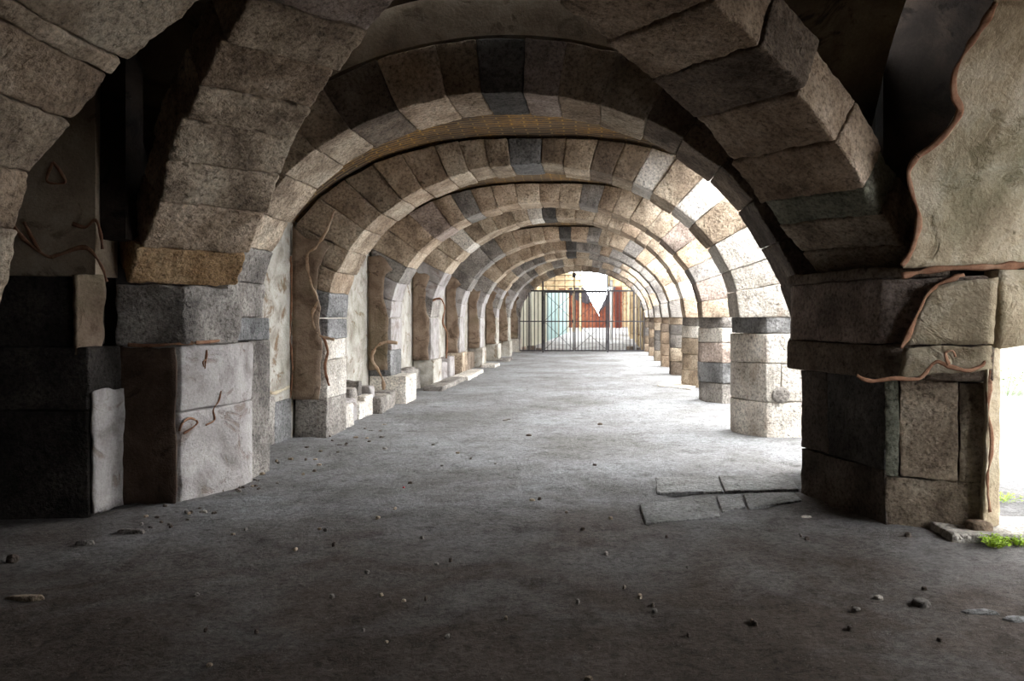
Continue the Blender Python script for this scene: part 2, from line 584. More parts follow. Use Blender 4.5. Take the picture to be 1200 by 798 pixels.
# ------------------------------------------------ barrel vaults of the bays
def vault(i):
    c0, a0, zs, b0, _ = arch_dims(i)
    c1, a1, _, b1, _ = arch_dims(i + 1)
    ya = ARCH[i][0] + (0.30 if i else 0.5)
    yb = ARCH[i + 1][0] + 0.29 if i < 7 else ARCH[8][1]
    o0, o1 = ARCH[i][1], ARCH[i + 1][0]
    yc = (o0 + o1) / 2
    NYV, NT_ = 40, 64
    V, Fc, UV = [], [], []
    cols = NT_ + 1
    for layer in (0, 1):
        for j in range(NYV + 1):
            y = ya + (yb - ya) * j / NYV
            f = min(1, max(0, (y - o0) / (o1 - o0)))
            cx = c0 + (c1 - c0) * f
            # broken right edge, the side open to the sky
            te = 0.90 + 0.10 * noise.noise(Vector((y * 1.7, 2, 5))) + 0.05 * noise.noise(Vector((y * 5, 7, 1)))
            run = 0.0
            for k in range(NT_ + 1):
                t = math.pi * 0.97 + (te - math.pi * 0.97) * k / NT_
                g0 = ring_t(max(i, 1), t); g1 = ring_t(i + 1, t)
                th = g0 + (g1 - g0) * f + 0.05 + 0.22 * layer
                ao = a0 + (a1 - a0) * f + th
                bo = b0 + (b1 - b0) * f + th
                if i == 0 and f <= 0.03: bo += 0.2; ao += 0.2
                p = Vector((cx + ao * math.cos(t), y, zs + bo * math.sin(t)))
                q = p + vnoise(p, 2.5, 0.010, 3.0)
                V.append(q); UV.append(((math.pi - t) * 2.9, y))
    n1 = (NYV + 1) * cols
    for layer in (0, 1):
        for j in range(NYV):
            for k in range(cols - 1):
                q = layer * n1 + j * cols + k
                Fc.append((q, q + 1, q + 1 + cols, q + cols))
    for j in range(NYV):
        for k in (0, cols - 1):
            q = j * cols + k
            Fc.append((q, q + cols, q + cols + n1, q + n1))
    for j in (0, NYV):
        for k in range(cols - 1):
            q = j * cols + k
            Fc.append((q, q + 1, q + 1 + n1, q + n1))
    struct('ceiling', V, Fc, BRICK, smooth=True, uvs=UV)


for i in range(8): vault(i)


# ----------------------------------------------------------------- piers
def seam(parent, pts, plane, rad=0.012, mat=None, off=0.004, name='mortar_seam'):
    """mortar line through pixels lying on the plane x = c or y = c"""
    out = []
    for (px, py) in pts:
        if plane[0] == 'y': p = at(px, py, plane[1]); p.y -= off
        else:
            d = plane[1] * F / (px - PX)
            p = at(px, py, d); p.x += off
        out.append(p)
    out = smooth_line(out, 7)
    out = [p + vnoise(p, 12, 0.006, 2.0) * (1 if 0 < k < len(out) - 1 else 0) for k, p in enumerate(out)]
    return tube(name, out, rad * 0.9, mat or MORTAR, parent, 6, 0.9, 0.3)


ORD_P = ['nearest', 'second', 'third', 'fourth', 'fifth', 'sixth', 'seventh', 'eighth', 'farthest']


def right_pier(i):
    yn, yf, xl, xr, zs, b, th = ARCH[i]
    x0, x1 = xr, xr + 1.12
    lab = {1: 'brightly lit pale pier on the right with a round patch near its foot',
           2: 'right-hand pier of grey and rose courses just beyond the brightly lit pale pier',
           3: 'narrow plain tan pier beyond the grey and rose coursed pier on the right',
           8: 'right-hand pier beside the iron gate'}.get(i, ORD_P[i] + ' pier on the right side, counted from the camera')
    root = thing('stone_pier', lab, 'pier', (x0 + 0.5, yn + 0.4, 0), 'piers along the open right side')
    rng = random.Random(40 + i)
    cz = [0, 0.46, 0.98, 1.38, zs + 0.003]
    if i >= 2: cz = [0, 0.36, 0.74, 1.12, 1.40, zs + 0.003]
    cols = {1: [PALE, PALE, PALE, BLUE], 2: [GREY, BLUE, ROSE, PALE, GREY], 3: [BEIGE, BEIGE, BEIGE, PALE, GREY]}.get(i)
    for k in range(len(cz) - 1):
        m = cols[k] if cols else rng.choice([BEIGE, GREY, WARM, BROWN])
        j = rng.uniform(-0.015, 0.015)
        ch = 0.36
        cy = 0.55 if i < 4 else 0.3
        corner = [(x0 + j, yn + cy), (x0 + ch, yn + j), (x0 + 0.62, yn + j), (x0 + 0.62, yf), (x0 + j, yf)]
        nm = 'capital' if k == len(cz) - 2 else 'block'
        z0 = -0.06 if k == 0 else cz[k] + 0.004
        if i == 1 and k in (1, 2):
            w = 0.55 if k == 1 else 0.70
            prism(nm, corner[:2] + [(x0 + w, yn + j), (x0 + w, yf)] + corner[4:], z0, cz[k + 1], m, root, res=0.07, amp=0.012)
            block(nm, x0 + w + 0.006, x1, yn + j, yf, z0, cz[k + 1], m, root, res=0.07, amp=0.012)
        else:
            prism(nm, corner[:2] + [(x1 + j, yn + j), (x1, yf)] + corner[4:], z0, cz[k + 1], m, root,
                  res=0.07 if i < 3 else 0.14, amp=0.012)
    if i == 1:
        c = at(915, 463, yn - 0.02)
        V, Fc = [], []
        n = 26
        for ring, rr, dy in ((0, 0.125, 0.03), (1, 0.12, -0.012), (2, 0.09, -0.02)):
            for q in range(n):
                an = 2 * math.pi * q / n
                rq = rr * (1 + 0.08 * noise.noise(Vector((math.cos(an) * 2, math.sin(an) * 2, 5))))
                V.append((c.x + rq * math.cos(an), c.y + dy, c.z + rq * 0.88 * math.sin(an)))
        for ring in range(2):
            for q in range(n):
                Fc.append((ring * n + q, ring * n + (q + 1) % n, (ring + 1) * n + (q + 1) % n, (ring + 1) * n + q))
        Fc.append(tuple(2 * n + q for q in range(n)))
        mesh_obj('mortar_patch', V, Fc, GREY, root)['label'] = 'round grey mortar patch'
    return root


for i in range(1, 9): right_pier(i)


def left_pier(i):
    yn, yf, xl, xr, zs, b, th = ARCH[i]
    wall = -4.20 if i == 1 else -4.44
    lab = {1: 'left pier with white upper stones, grey foot and brown plastered front',
           2: 'left pier with a protruding pale foot block beside the low rubble bench',
           3: 'left pier standing on a thin ledge, first one beyond the rubble bench pier',
           8: 'left pier beside the iron gate'}.get(i, ORD_P[i] + ' plastered pier along the left wall, counted from the camera')
    root = thing('engaged_pier', lab, 'pier', (xl - 0.2, yn + 0.4, 0), 'plastered piers along the left wall')
    rng = random.Random(70 + i)
    if i == 1:
        cz = [0, 0.50, 1.02, 1.30, zs - 0.018]
        ms = [GREY, PALE, PALE, BLUE]
    elif i == 2:
        cz = [0, 0.50, 0.98, zs - 0.018]
        ms = [PALE, BLUE, P_LILAC]
    else:
        cz = [0.0, 0.62, zs - 0.018]
        ms = [rng.choice([PALE, P_WHITE, BEIGE]), rng.choice([P_LILAC, P_WHITE, P_LILAC])]
    for k in range(len(cz) - 1):
        pro = 0.0
        if i == 2 and k == 0: pro = 0.30
        elif k == 0 and i > 2: pro = 0.06
        j = rng.uniform(-0.012, 0.012)
        block('capital' if k == len(cz) - 2 else 'block', wall + 0.01, xl + pro + j, yn + 0.012, yf,
              -0.06 if k == 0 else cz[k] + 0.004, cz[k + 1], ms[k], root, res=0.08 if i < 3 else 0.15, amp=0.010)
    # plaster coat of the front face
    zc = 0.50 if i == 1 else 0.62
    def front(px0):
        pass
    xr_ = xl - (0.05 if i == 1 else 0.02)
    V, Fc = [], []
    nx_, nz_ = 6, 20
    for y in (yn - 0.032, yn - 0.065):
        for a_ in range(nz_ + 1):
            tz = a_ / nz_
            z = zc + (2.5 - zc) * tz
            # right boundary follows the arch's outer line once above the spring
            xb = xr_ - 0.03 + 0.05 * noise.noise(Vector((z * 3, i * 7.0, 1)))
            if z > zs:
                cx, aa, _, bb, tt = arch_dims(i)
                q = (z - zs) / (bb + 0.05)
                xi = cx - (aa + 0.05) * math.sqrt(max(0, 1 - q * q))
                xb = xi - 0.02 - 0.16 * min(1, (z - zs) / 0.6) + 0.05 * noise.noise(Vector((z * 5, i * 3.0, 9)))
            for b_ in range(nx_ + 1):
                x = wall + 0.012 + (xb - wall) * b_ / nx_
                zz = z + tz * (0.45 * noise.noise(Vector((x * 2.5, i * 5.0, 3))) + 0.25 * (1 - b_ / nx_))
                V.append(Vector((x, y, zz)) + vnoise(Vector((x, y, zz)), 4, 0.004, 3))
    n1 = (nx_ + 1) * (nz_ + 1)
    for L in (0, 1):
        for a_ in range(nz_):
            for b_ in range(nx_):
                q = L * n1 + a_ * (nx_ + 1) + b_
                Fc.append((q, q + 1, q + nx_ + 2, q + nx_ + 1))
    for a_ in range(nz_):
        for b_ in (0, nx_):
            q = a_ * (nx_ + 1) + b_
            Fc.append((q, q + nx_ + 1, q + nx_ + 1 + n1, q + n1))
    for a_ in (0, nz_):
        for b_ in range(nx_):
            q = a_ * (nx_ + 1) + b_
            Fc.append((q, q + 1, q + 1 + n1, q + n1))
    mesh_obj('plaster_coat', V, Fc, P_BROWN, root)['label'] = 'brown plaster coat of the front'
    return root


LP = {}
for i in range(1, 9): LP[i] = left_pier(i)
seam(LP[1], [(392, 246), (384, 268), (372, 288), (360, 300), (364, 330), (372, 352), (366, 370), (374, 392), (392, 398)], ('y', 10.64), 0.02, MORTAR_L)
seam(LP[1], [(378, 394), (384, 410), (381, 432), (386, 452)], ('y', 10.64), 0.018, MORTAR)
seam(LP[1], [(341, 300), (342, 350), (340, 390), (343, 430), (340, 470)], ('y', 10.64), 0.014, MORTAR)
seam(LP[2], [(466, 402), (452, 401), (441, 407), (436, 420), (443, 434), (449, 446), (450, 462)], ('y', 14.84), 0.028, MORTAR_L)
seam(LP[3], [(507, 352), (516, 350), (521, 360), (519, 378), (524, 392), (523, 420)], ('y', 18.24), 0.02, MORTAR)

def quad_patch(name, pts, mat, parent, thick=0.03, n=10):
    """curved plaster sheet through four corner points p00 p10 p11 p01"""
    p00, p10, p11, p01 = [Vector(p) for p in pts]
    nrm = (p10 - p00).cross(p01 - p00).normalized()
    V, Fc = [], []
    for L in (0, 1):
        for j in range(n + 1):
            for i_ in range(n + 1):
                u, v = i_ / n, j / n
                p = (p00 * (1 - u) + p10 * u) * (1 - v) + (p01 * (1 - u) + p11 * u) * v
                e = 1 if 0 < i_ < n and 0 < j < n else 2.2
                V.append(p + nrm * thick * L + vnoise(p, 7, 0.010 * e, 5))
    m = (n + 1) ** 2
    for L in (0, 1):
        for j in range(n):
            for i_ in range(n):
                q = L * m + j * (n + 1) + i_
                Fc.append((q, q + 1, q + n + 2, q + n + 1))
    rim = [i_ for i_ in range(n + 1)] + [j * (n + 1) + n for j in range(1, n + 1)] + [n * (n + 1) + i_ for i_ in range(n - 1, -1, -1)] + [j * (n + 1) for j in range(n - 1, 0, -1)]
    for a_, b_ in zip(rim, rim[1:] + rim[:1]):
        Fc.append((a_, b_, b_ + m, a_ + m))
    return mesh_obj(name, V, Fc, mat, parent)


# --------------------------------------------------- near right-hand pier
g = thing('stone_pier', 'massive nearest pier on the right, dark chamfered face and tan front blocks', 'pier', (2.3, 6.9, 0), 'piers along the open right side')
A1, A2, A3 = (1.80, 7.35), (2.17, 6.20), (2.85, 5.92)
core = [(1.97, 7.5), (2.28, 6.42), (2.74, 6.24), (2.74, 8.30), (2.2, 8.30)]
prism('core', core, -0.05, 1.5, BROWN, g, res=0.3)


def lerp2(a, b, t): return (a[0] + (b[0] - a[0]) * t, a[1] + (b[1] - a[1]) * t)


def face_block(name, p, q, dep, z0, z1, mat, **kw):
    """block whose visible face runs in plan from p to q"""
    d = Vector((q[0] - p[0], q[1] - p[1])).normalized()
    nrm = Vector((-d.y, d.x)) * dep       # into the pier
    a, b = Vector(p), Vector(q)
    return stone(name, [(a.x, a.y, z0), (b.x, b.y, z0), (b.x + nrm.x, b.y + nrm.y, z0), (a.x + nrm.x, a.y + nrm.y, z0),
                        (a.x, a.y, z1), (b.x, b.y, z1), (b.x + nrm.x, b.y + nrm.y, z1), (a.x + nrm.x, a.y + nrm.y, z1)],
                 mat, g, res=0.035, r=0.010, fine=0.006, **kw)


face_block('block', A1, A2, 0.2, -0.06, 0.40, DARK, amp=0.014)
face_block('block', A2, lerp2(A2, A3, 0.97), 0.24, -0.06, 0.36, BEIGE, amp=0.012)
face_block('block', A1, lerp2(A1, A2, 0.35), 0.2, 0.405, 1.12, DARK, amp=0.016)
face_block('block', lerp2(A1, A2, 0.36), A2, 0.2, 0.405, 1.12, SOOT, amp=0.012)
face_block('block', A2, lerp2(A2, A3, 0.14), 0.24, 0.37, 1.12, GREEN, amp=0.008)
face_block('block', lerp2(A2, A3, 0.155), lerp2(A2, A3, 0.71), 0.24, 0.37, 1.12, BEIGE, amp=0.012)
face_block('block', lerp2(A2, A3, 0.725), lerp2(A2, A3, 0.99), 0.24, 0.37, 1.10, BEIGE, amp=0.012)
FP = [(1.86, 7.42), (2.86, 7.38), (2.86, 8.43), (2.13, 8.43)]
prism('block', FP, -0.06, 0.55, GREY, g)
prism('block', FP, 0.555, 1.12, DARK, g)
block('block', 2.72, 2.90, 6.02, 7.35, -0.06, 0.55, PALE, g)
block('block', 2.72, 2.90, 6.02, 7.35, 0.555, 1.36, PALE, g)
quad_patch('plaster_patch', [(2.785, 5.915, 0.02), (2.935, 6.00, 0.02), (2.945, 6.00, 1.38), (2.80, 5.89, 1.38)], P_CREAM, g, 0.03)
# capital band
B1, B2, B3 = (1.69, 7.42), (2.14, 6.12), (2.86, 5.86)
prism('capital', [B1, B2, B3, (2.92, 8.43), (1.95, 8.43)], 1.125, 1.385, BROWN, g, res=0.06, amp=0.012)
# springer courses
prism('springer', [(1.74, 7.40), (2.12, 6.16), (2.84, 5.9), (2.9, 7.52), (1.74, 7.52)], 1.39, 1.90, ROSE, g, res=0.06, amp=0.014)
prism('springer', [(1.70, 7.36), (2.10, 6.22), (2.6, 6.0), (2.7, 7.52), (1.70, 7.52)], 1.905, 1.99, BROWN, g, res=0.06, amp=0.012)
prism('springer', [(1.86, 7.60), (2.86, 7.60), (2.86, 8.43), (2.0, 8.43)], 1.39, 1.603, DARK, g)
block('foot_stone', 2.66, 2.84, 5.80, 5.94, -0.02, 0.10, WARM, g, r=0.05, amp=0.02)
seam(g, [(1004, 440), (1020, 446), (1050, 443), (1075, 444), (1090, 430), (1098, 424), (1110, 428), (1130, 434), (1148, 430), (1160, 418)], ('y', 5.82), 0.016, MORTAR)
seam(g, [(1112, 427), (1108, 414), (1116, 411), (1119, 418)], ('y', 5.80), 0.014, MORTAR)
seam(g, [(1162, 412), (1160, 440), (1158, 480), (1162, 520), (1157, 560), (1160, 600)], ('y', 5.88), 0.016, MORTAR)

# right side springing arch beside it (plastered)
la = thing('plastered_arch', 'low plastered arch springing to the right from the massive nearest pier', 'arch', (4.5, 6.4, 1.4))
V, Fc = [], []
n = 44
for y in (5.93, 6.85):
    for k in range(n + 1):
        x = 2.92 + (5.2 - 2.92) * k / n
        t = (x - 2.92) / 2.28
        zb = 1.365 + 0.28 * max(0.0, math.sin(math.pi * t)) ** 2 + 0.02 * noise.noise(Vector((x * 3, y, 2)))
        zt = 1.955
        yy = y + 0.02 * noise.noise(Vector((x * 2, 3, y)))
        V.append((x, yy + (0.03 if y < 6 else 0), zb)); V.append((x, yy - (0.03 if y < 6 else 0), (zb + zt) / 2)); V.append((x, yy, zt))
c = 3 * (n + 1)
for k in range(n):
    for L in (0, 1):
        for m in (0, 1):
            q = L * c + 3 * k + m
            Fc.append((q, q + 1, q + 4, q + 3))
    Fc.append((3 * k, 3 * k + 3, 3 * k + 3 + c, 3 * k + c))
    Fc.append((3 * k + 2, 3 * k + 5, 3 * k + 5 + c, 3 * k + 2 + c))
for k in (0, n):
    Fc.append((3 * k, 3 * k + 1, 3 * k + 1 + c, 3 * k + c)); Fc.append((3 * k + 1, 3 * k + 2, 3 * k + 2 + c, 3 * k + 1 + c))
mesh_obj('plaster_face', V, Fc, P_CREAM, la)
# plaster laid over the springer corner, with its broken brown edge
quad_patch('plaster_patch', [at(1056, 404, 6.07), at(1163, 402, 5.895), at(1168, 324, 5.895), at(1088, 336, 6.03)], P_CREAM, g, 0.04)
quad_patch('plaster_patch', [at(1050, 443, 6.04), at(1161, 432, 5.82), at(1161, 406, 5.82), at(1060, 406, 6.02)], P_CREAM, g, 0.025)
seam(g, [(1056, 408), (1066, 388), (1076, 366), (1088, 344), (1104, 332), (1130, 322)], ('y', 5.98), 0.02, MORTAR)

# ----------------------------------------------------------- diagonal ribs
def interp(tab, s):
    if s <= tab[0][0]:
        (a, za), (b, zb) = tab[0], tab[1]
    else:
        (a, za), (b, zb) = tab[-2], tab[-1]
        for i in range(len(tab) - 1):
            if tab[i][0] <= s <= tab[i + 1][0]:
                (a, za), (b, zb) = tab[i], tab[i + 1]; break
    return za + (zb - za) * (s - a) / (b - a)


def rib(name, label, p0, d, wdir, width, tab, joints, mats, thick):
    root = thing(name, label, 'rib', (p0[0], p0[1], tab[0][1]), 'rough diagonal ribs under the near vault')
    rng = random.Random(int(width * 1000))

    def P(s, w, t):
        z = interp(tab, s)
        sl = (interp(tab, s + 0.12) - interp(tab, s - 0.12)) / 0.24
        L = math.hypot(1, sl)
        ns, nz = -sl / L, 1 / L          # outward normal in the rib's own plane
        ss = s + ns * t
        return Vector((p0[0] + d[0] * ss + wdir[0] * w, min(p0[1] + d[1] * ss + wdir[1] * w, 7.545), z + nz * t))
    for k in range(len(joints) - 1):
        a, b = joints[k] + 0.003, joints[k + 1] - 0.003
        e0, e1 = rng.uniform(-0.02, 0.025), rng.uniform(-0.04, 0.03)
        j = rng.uniform(-0.012, 0.012)
        c = [P(a, e0, j), P(b, e0, j), P(b, e0, thick), P(a, e0, thick),
             P(a, width + e1, j), P(b, width + e1, j), P(b, width + e1, thick), P(a, width + e1, thick)]
        stone('voussoir', c, mats[k % len(mats)], root, res=0.03, r=0.024, amp=0.017, f=4.0, fine=0.009)
    return root


zR = [(-0.36, 1.99), (-0.16, 2.14), (0.2, 2.38), (0.475, 2.58), (0.8, 2.85), (1.03, 3.03), (1.4, 3.22), (1.79, 3.39), (2.3, 3.58), (2.73, 3.72), (3.5, 3.86)]
rib('diagonal_rib', 'broad rough diagonal rib rising to the upper left from the massive right pier', (1.675, 7.08), (-0.76, -0.65), (0.65, -0.76), 1.0, zR,
    [-0.34, -0.10, 0.22, 0.47, 0.84, 1.28, 1.75, 2.2, 2.65, 3.05], [BEIGE, BEIGE, GREEN, WARM, WARM, BROWN, WARM, WARM, BEIGE], 0.42)
zL = [(-0.05, 1.86), (0.0, 1.90), (0.208, 2.18), (0.535, 2.535), (0.8, 2.86), (1.05, 3.13), (1.4, 3.38), (1.76, 3.59), (2.1, 3.78), (2.457, 3.95), (3.3, 4.14)]
rib('diagonal_rib', 'broad rough diagonal rib rising to the upper right from the left pier', (-3.45, 7.50), (0.76, -0.65), (-0.65, -0.76), 0.93, zL,
    [-0.02, 0.21, 0.53, 0.78, 1.05, 1.33, 1.72, 2.12, 2.55, 3.0], [RUST, WARM, BEIGE, BEIGE, BEIGE, WARM, BEIGE, ROSE, BEIGE], 0.42)

# rib crossing the top left corner, square to the gallery
root = thing('corner_rib', 'rough stone rib crossing the upper left corner in front of the dark recess', 'rib', (-3.6, 4.0, 1.5))
cr = [(-3.66, 1.45), (-3.60, 1.80), (-3.50, 2.12), (-3.41, 2.45), (-3.18, 2.766), (-2.96, 3.046), (-2.68, 3.305), (-2.484, 3.494), (-2.15, 3.72), (-1.75, 3.92)]
jt = [0, 2, 3, 4, 5, 5.3, 8, 9]


def crp(u):
    i = min(int(u), len(cr) - 2); f = u - i
    return Vector((cr[i][0] + (cr[i + 1][0] - cr[i][0]) * f, 0, cr[i][1] + (cr[i + 1][1] - cr[i][1]) * f))


def crn(u):
    t = (crp(min(u + 0.4, 9)) - crp(max(u - 0.4, 0))).normalized()
    return Vector((-t.z, 0, t.x))


for k in range(len(jt) - 1):
    a, b = jt[k] + 0.01, jt[k + 1] - 0.01
    j = random.uniform(-0.012, 0.012)
    c = []
    for y in (4.75 + random.uniform(-0.05, 0.02), 3.3):
        c += [crp(a) + crn(a) * j, crp(b) + crn(b) * j, crp(b) + crn(b) * 0.42, crp(a) + crn(a) * 0.42]
        for q in c[-4:]: q.y = y
    stone('voussoir', c, [BEIGE, WARM, BEIGE, WARM, BEIGE, BEIGE, BROWN][k % 7], root, res=0.032, r=0.024, amp=0.017, f=4.0, fine=0.009)

# -------------------------------------------------------- near left pier
g = thing('engaged_pier', 'nearest left pier with dark front, lilac plastered side and rough grey springer', 'pier', (-3.8, 7.1, 0), 'plastered piers along the left wall')
L1, L2 = (-3.69, 6.91), (-3.50, 7.54)
prism('block', [(-4.19, 6.86), L1, lerp2(L1, L2, 1), (-3.5, 7.9), (-4.19, 7.9)], -0.06, 0.78, P_LILAC, g, res=0.06, amp=0.014)
prism('block', [(-4.19, 6.87), (-3.68, 6.90), (-3.50, 7.52), (-3.5, 7.9), (-4.19, 7.9)], 0.785, 1.36, P_LILAC, g, res=0.06, amp=0.012)
prism('springer', [(-4.19, 6.80), (-3.62, 6.84), (-3.44, 7.48), (-3.5, 7.58), (-4.19, 7.58)], 1.37, 1.87, GREY, g, res=0.045, amp=0.028, f=4)
block('springer', -4.19, -3.55, 7.59, 8.43, 1.37, 1.595, BLUE, g)
block('block', -4.19, -3.55, 7.91, 8.43, -0.06, 1.365, GREY, g)
quad_patch('plaster_coat', [(-4.18, 6.84, 0.0), (-3.71, 6.88, 0.0), (-3.71, 6.88, 1.34), (-4.18, 6.84, 1.34)], P_UMBER, g, 0.025)['label'] = 'brown coat of the front with shade painted in'
def seam3(parent, pts, rad=0.012, mat=None):
    out = smooth_line(pts, 7)
    return tube('mortar_seam', out, rad, mat or MORTAR, parent, 6, 0.9, 0.35)
def on_side(px, py):
    # the lilac side face, from L1 to L2 in plan
    rx = (px - PX) / F
    dx, dy = L2[0] - L1[0], L2[1] - L1[1]
    t = (rx * L1[1] - L1[0]) / (dx - rx * dy)
    d = L1[1] + dy * t
    p = at(px, py, d)
    return p + Vector((0.012, -0.006, 0))
seam3(g, [on_side(*q) for q in [(209, 505), (213, 495), (222, 490), (230, 494), (226, 500), (214, 508)]], 0.010)
seam3(g, [on_side(*q) for q in [(258, 458), (255, 470), (249, 480), (250, 492), (240, 498)]], 0.008)
seam3(g, [on_side(*q) for q in [(238, 430), (237, 424), (241, 420), (241, 410), (239, 432)]], 0.008)
seam3(g, [at(150, 404, 6.80), at(175, 405, 6.80), at(205, 403, 6.82), at(240, 401, 7.0), at(266, 398, 7.4)], 0.014)

# dark jamb pier at the left edge and the plastered wall over it
g2 = thing('stone_jamb', 'black shadowed stone jamb at the left edge of the gallery', 'pier', (-4.6, 5.3, 0))
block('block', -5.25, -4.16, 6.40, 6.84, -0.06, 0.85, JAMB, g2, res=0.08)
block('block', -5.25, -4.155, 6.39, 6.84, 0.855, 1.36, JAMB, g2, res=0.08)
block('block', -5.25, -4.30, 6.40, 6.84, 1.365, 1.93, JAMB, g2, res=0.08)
quad_patch('plaster_coat', [(-4.15, 6.42, 0.0), (-4.15, 6.84, 0.0), (-4.145, 6.84, 1.0), (-4.145, 6.42, 1.0)], P_LILAC, g2, 0.02)['label'] = 'pale grey plaster on the return'
quad_patch('plaster_patch', [(-4.27, 6.38, 1.30), (-4.19, 6.6, 1.30), (-4.17, 6.6, 1.95), (-4.27, 6.38, 1.95)], P_BROWN, g2, 0.03)

# ------------------------------------------------------------------- walls
w = struct_box('wall_left', -4.7, -4.22, 8.43, 11.5, -0.1, 3.1, P_WHITE)
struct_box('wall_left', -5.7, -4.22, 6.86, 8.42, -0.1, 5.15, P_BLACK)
for (y0, y1, z1, m) in ((8.5, 9.35, 0.56, GREY), (9.36, 10.1, 0.60, GREY), (10.11, 10.64, 0.52, BLUE)):
    block('base_block', -4.3, -4.195, y0, y1, -0.05, z1, m, w, res=0.08)
q = [(9.2, 1.95), (9.5, 1.4), (9.25, 1.2), (9.35, 0.95), (9.7, 0.86), (9.85, 0.98)]
seam3(w, [Vector((-4.212, y, z)) for (y, z) in q], 0.018)
q = [(9.0, 0.66), (9.4, 0.62), (9.8, 0.72), (10.1, 0.64), (10.6, 0.68)]
seam3(w, [Vector((-4.212, y, z)) for (y, z) in q], 0.02, P_CREAM)
struct_box('wall_left', -4.9, -4.45, 11.5, 38.4, -0.1, 3.1, P_WHITE)
# bays: darker plaster / stone bases between piers
for (i, h, m) in ((3, 0.55, GREY), (4, 0.5, GREY), (5, 0.4, BROWN)):
    pass
# near left wall with upper plastered part
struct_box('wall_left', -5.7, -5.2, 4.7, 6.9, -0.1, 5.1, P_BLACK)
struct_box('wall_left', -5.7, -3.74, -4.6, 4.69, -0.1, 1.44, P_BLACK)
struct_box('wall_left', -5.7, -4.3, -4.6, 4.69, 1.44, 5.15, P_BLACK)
struct_box('wall_end', -5.3, -4.2, 6.55, 6.85, 1.94, 5.15, P_WARM)
V, Fc = [], []
c0, a0, _, b0, _ = arch_dims(0)
NS = 48
for y in (7.66, 8.40):
    for k in range(NS + 1):
        t_ = math.pi * k / NS
        x_, z_ = c0 + (a0 + 0.56) * math.cos(t_), 1.6 + (b0 + 0.56) * math.sin(t_)
        V.append((x_, y, z_))
        V.append((max(-4.21, min(2.4, x_ + 0.6 * math.cos(t_))), y, 5.1))
m = 2 * (NS + 1)
for L in (0, 1):
    for k in range(NS):
        q = L * m + 2 * k
        Fc.append((q, q + 1, q + 3, q + 2))
for k in range(NS):
    for e in (0, 1):
        q = 2 * k + e
        Fc.append((q, q + 2, q + 2 + m, q + m))
struct('wall_end', V, Fc, P_WARM)
struct_box('wall_end', -4.19, -3.98, 6.6, 6.85, 2.25, 5.15, P_BLACK)  # near-black panel painting the shaded slot beside the rib
struct_box('wall_back', -5.7, 5.3, -4.9, -4.6, -0.1, 5.15, P_BLACK)
o = bpy.data.objects['wall_end']
def on_y(px, py, d): return at(px, py, d)
for pts in ([(62, 190), (55, 212), (76, 214), (70, 200), (62, 190)], [(15, 264), (30, 282), (55, 300), (70, 298), (100, 290), (118, 310), (125, 330)],
            [(28, 260), (38, 280), (48, 296)], [(85, 262), (100, 266), (112, 258), (118, 275), (120, 292)]):
    seam3(o, [at(a, b, 6.54) for a, b in pts], 0.014)

# ---------------------------------------------------- near vault and cover
cxv, cyv, hx, hy = -0.93, 4.35, 3.30, 3.26


def webz(x, y):
    a = 1 - ((x - cxv) / hx) ** 2
    b = 1 - ((y - cyv) / hy) ** 2
    z1 = 1.95 + 2.78 * math.sqrt(a) if a > 0 else 1.95
    z2 = 1.95 + 2.78 * math.sqrt(b) if b > 0 else 1.95
    return max(z1, z2)


xs = grid_axis([(-5.6, 2.4, 0.12)])
ys = grid_axis([(-4.6, 1.1, 0.6), (1.1, 7.62, 0.12)])
V, Fc = [], []
for L in (0, 1):
    for y in ys:
        for x in xs:
            yy = max(y, 1.1) if y < 1.1 else y
            p = Vector((x, y, webz(x, cyv if y < 1.1 else yy) + 0.25 * L))
            V.append(p + vnoise(p, 2.2, 0.012, 8))
nx = len(xs); m = nx * len(ys)
for L in (0, 1):
    for j in range(len(ys) - 1):
        for i in range(nx - 1):
            q = L * m + j * nx + i
            Fc.append((q, q + 1, q + 1 + nx, q + nx))
for j in range(len(ys) - 1):
    for i in (0, nx - 1):
        q = j * nx + i
        Fc.append((q, q + nx, q + nx + m, q + m))
for j in (0, len(ys) - 1):
    for i in range(nx - 1):
        q = j * nx + i
        Fc.append((q, q + 1, q + 1 + m, q + m))
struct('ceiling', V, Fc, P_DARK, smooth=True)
struct_box('ceiling', 2.2, 5.5, -4.6, 7.2, 5.02, 5.3, P_BLACK)
struct_box('ceiling', -5.7, -4.0, -4.6, 7.7, 5.02, 5.3, P_BLACK)
struct_box('wall_end', 2.42, 5.3, 6.95, 7.15, 1.99, 5.1, P_BLACK)
struct_box('wall_right', 5.22, 5.5, -4.6, 2.6, -0.1, 5.15, P_CREAM)  # unseen aisle wall added to cut daylight; its opening sets the bay fill
struct_box('wall_right', 5.22, 5.5, 2.61, 5.75, 3.1, 5.15, P_CREAM)
struct_box('wall_right', 5.22, 5.5, 5.76, 7.1, -0.1, 5.15, P_CREAM)
struct_box('wall_end', 2.42, 2.62, 7.16, 8.4, 1.99, 5.1, P_BLACK)
struct_box('wall_end', 2.6, 5.3, 6.15, 6.7, 1.93, 2.4, P_BLACK)
struct_box('wall_right', 2.30, 2.48, -4.6, 3.9, 3.2, 5.15, P_BLACK)

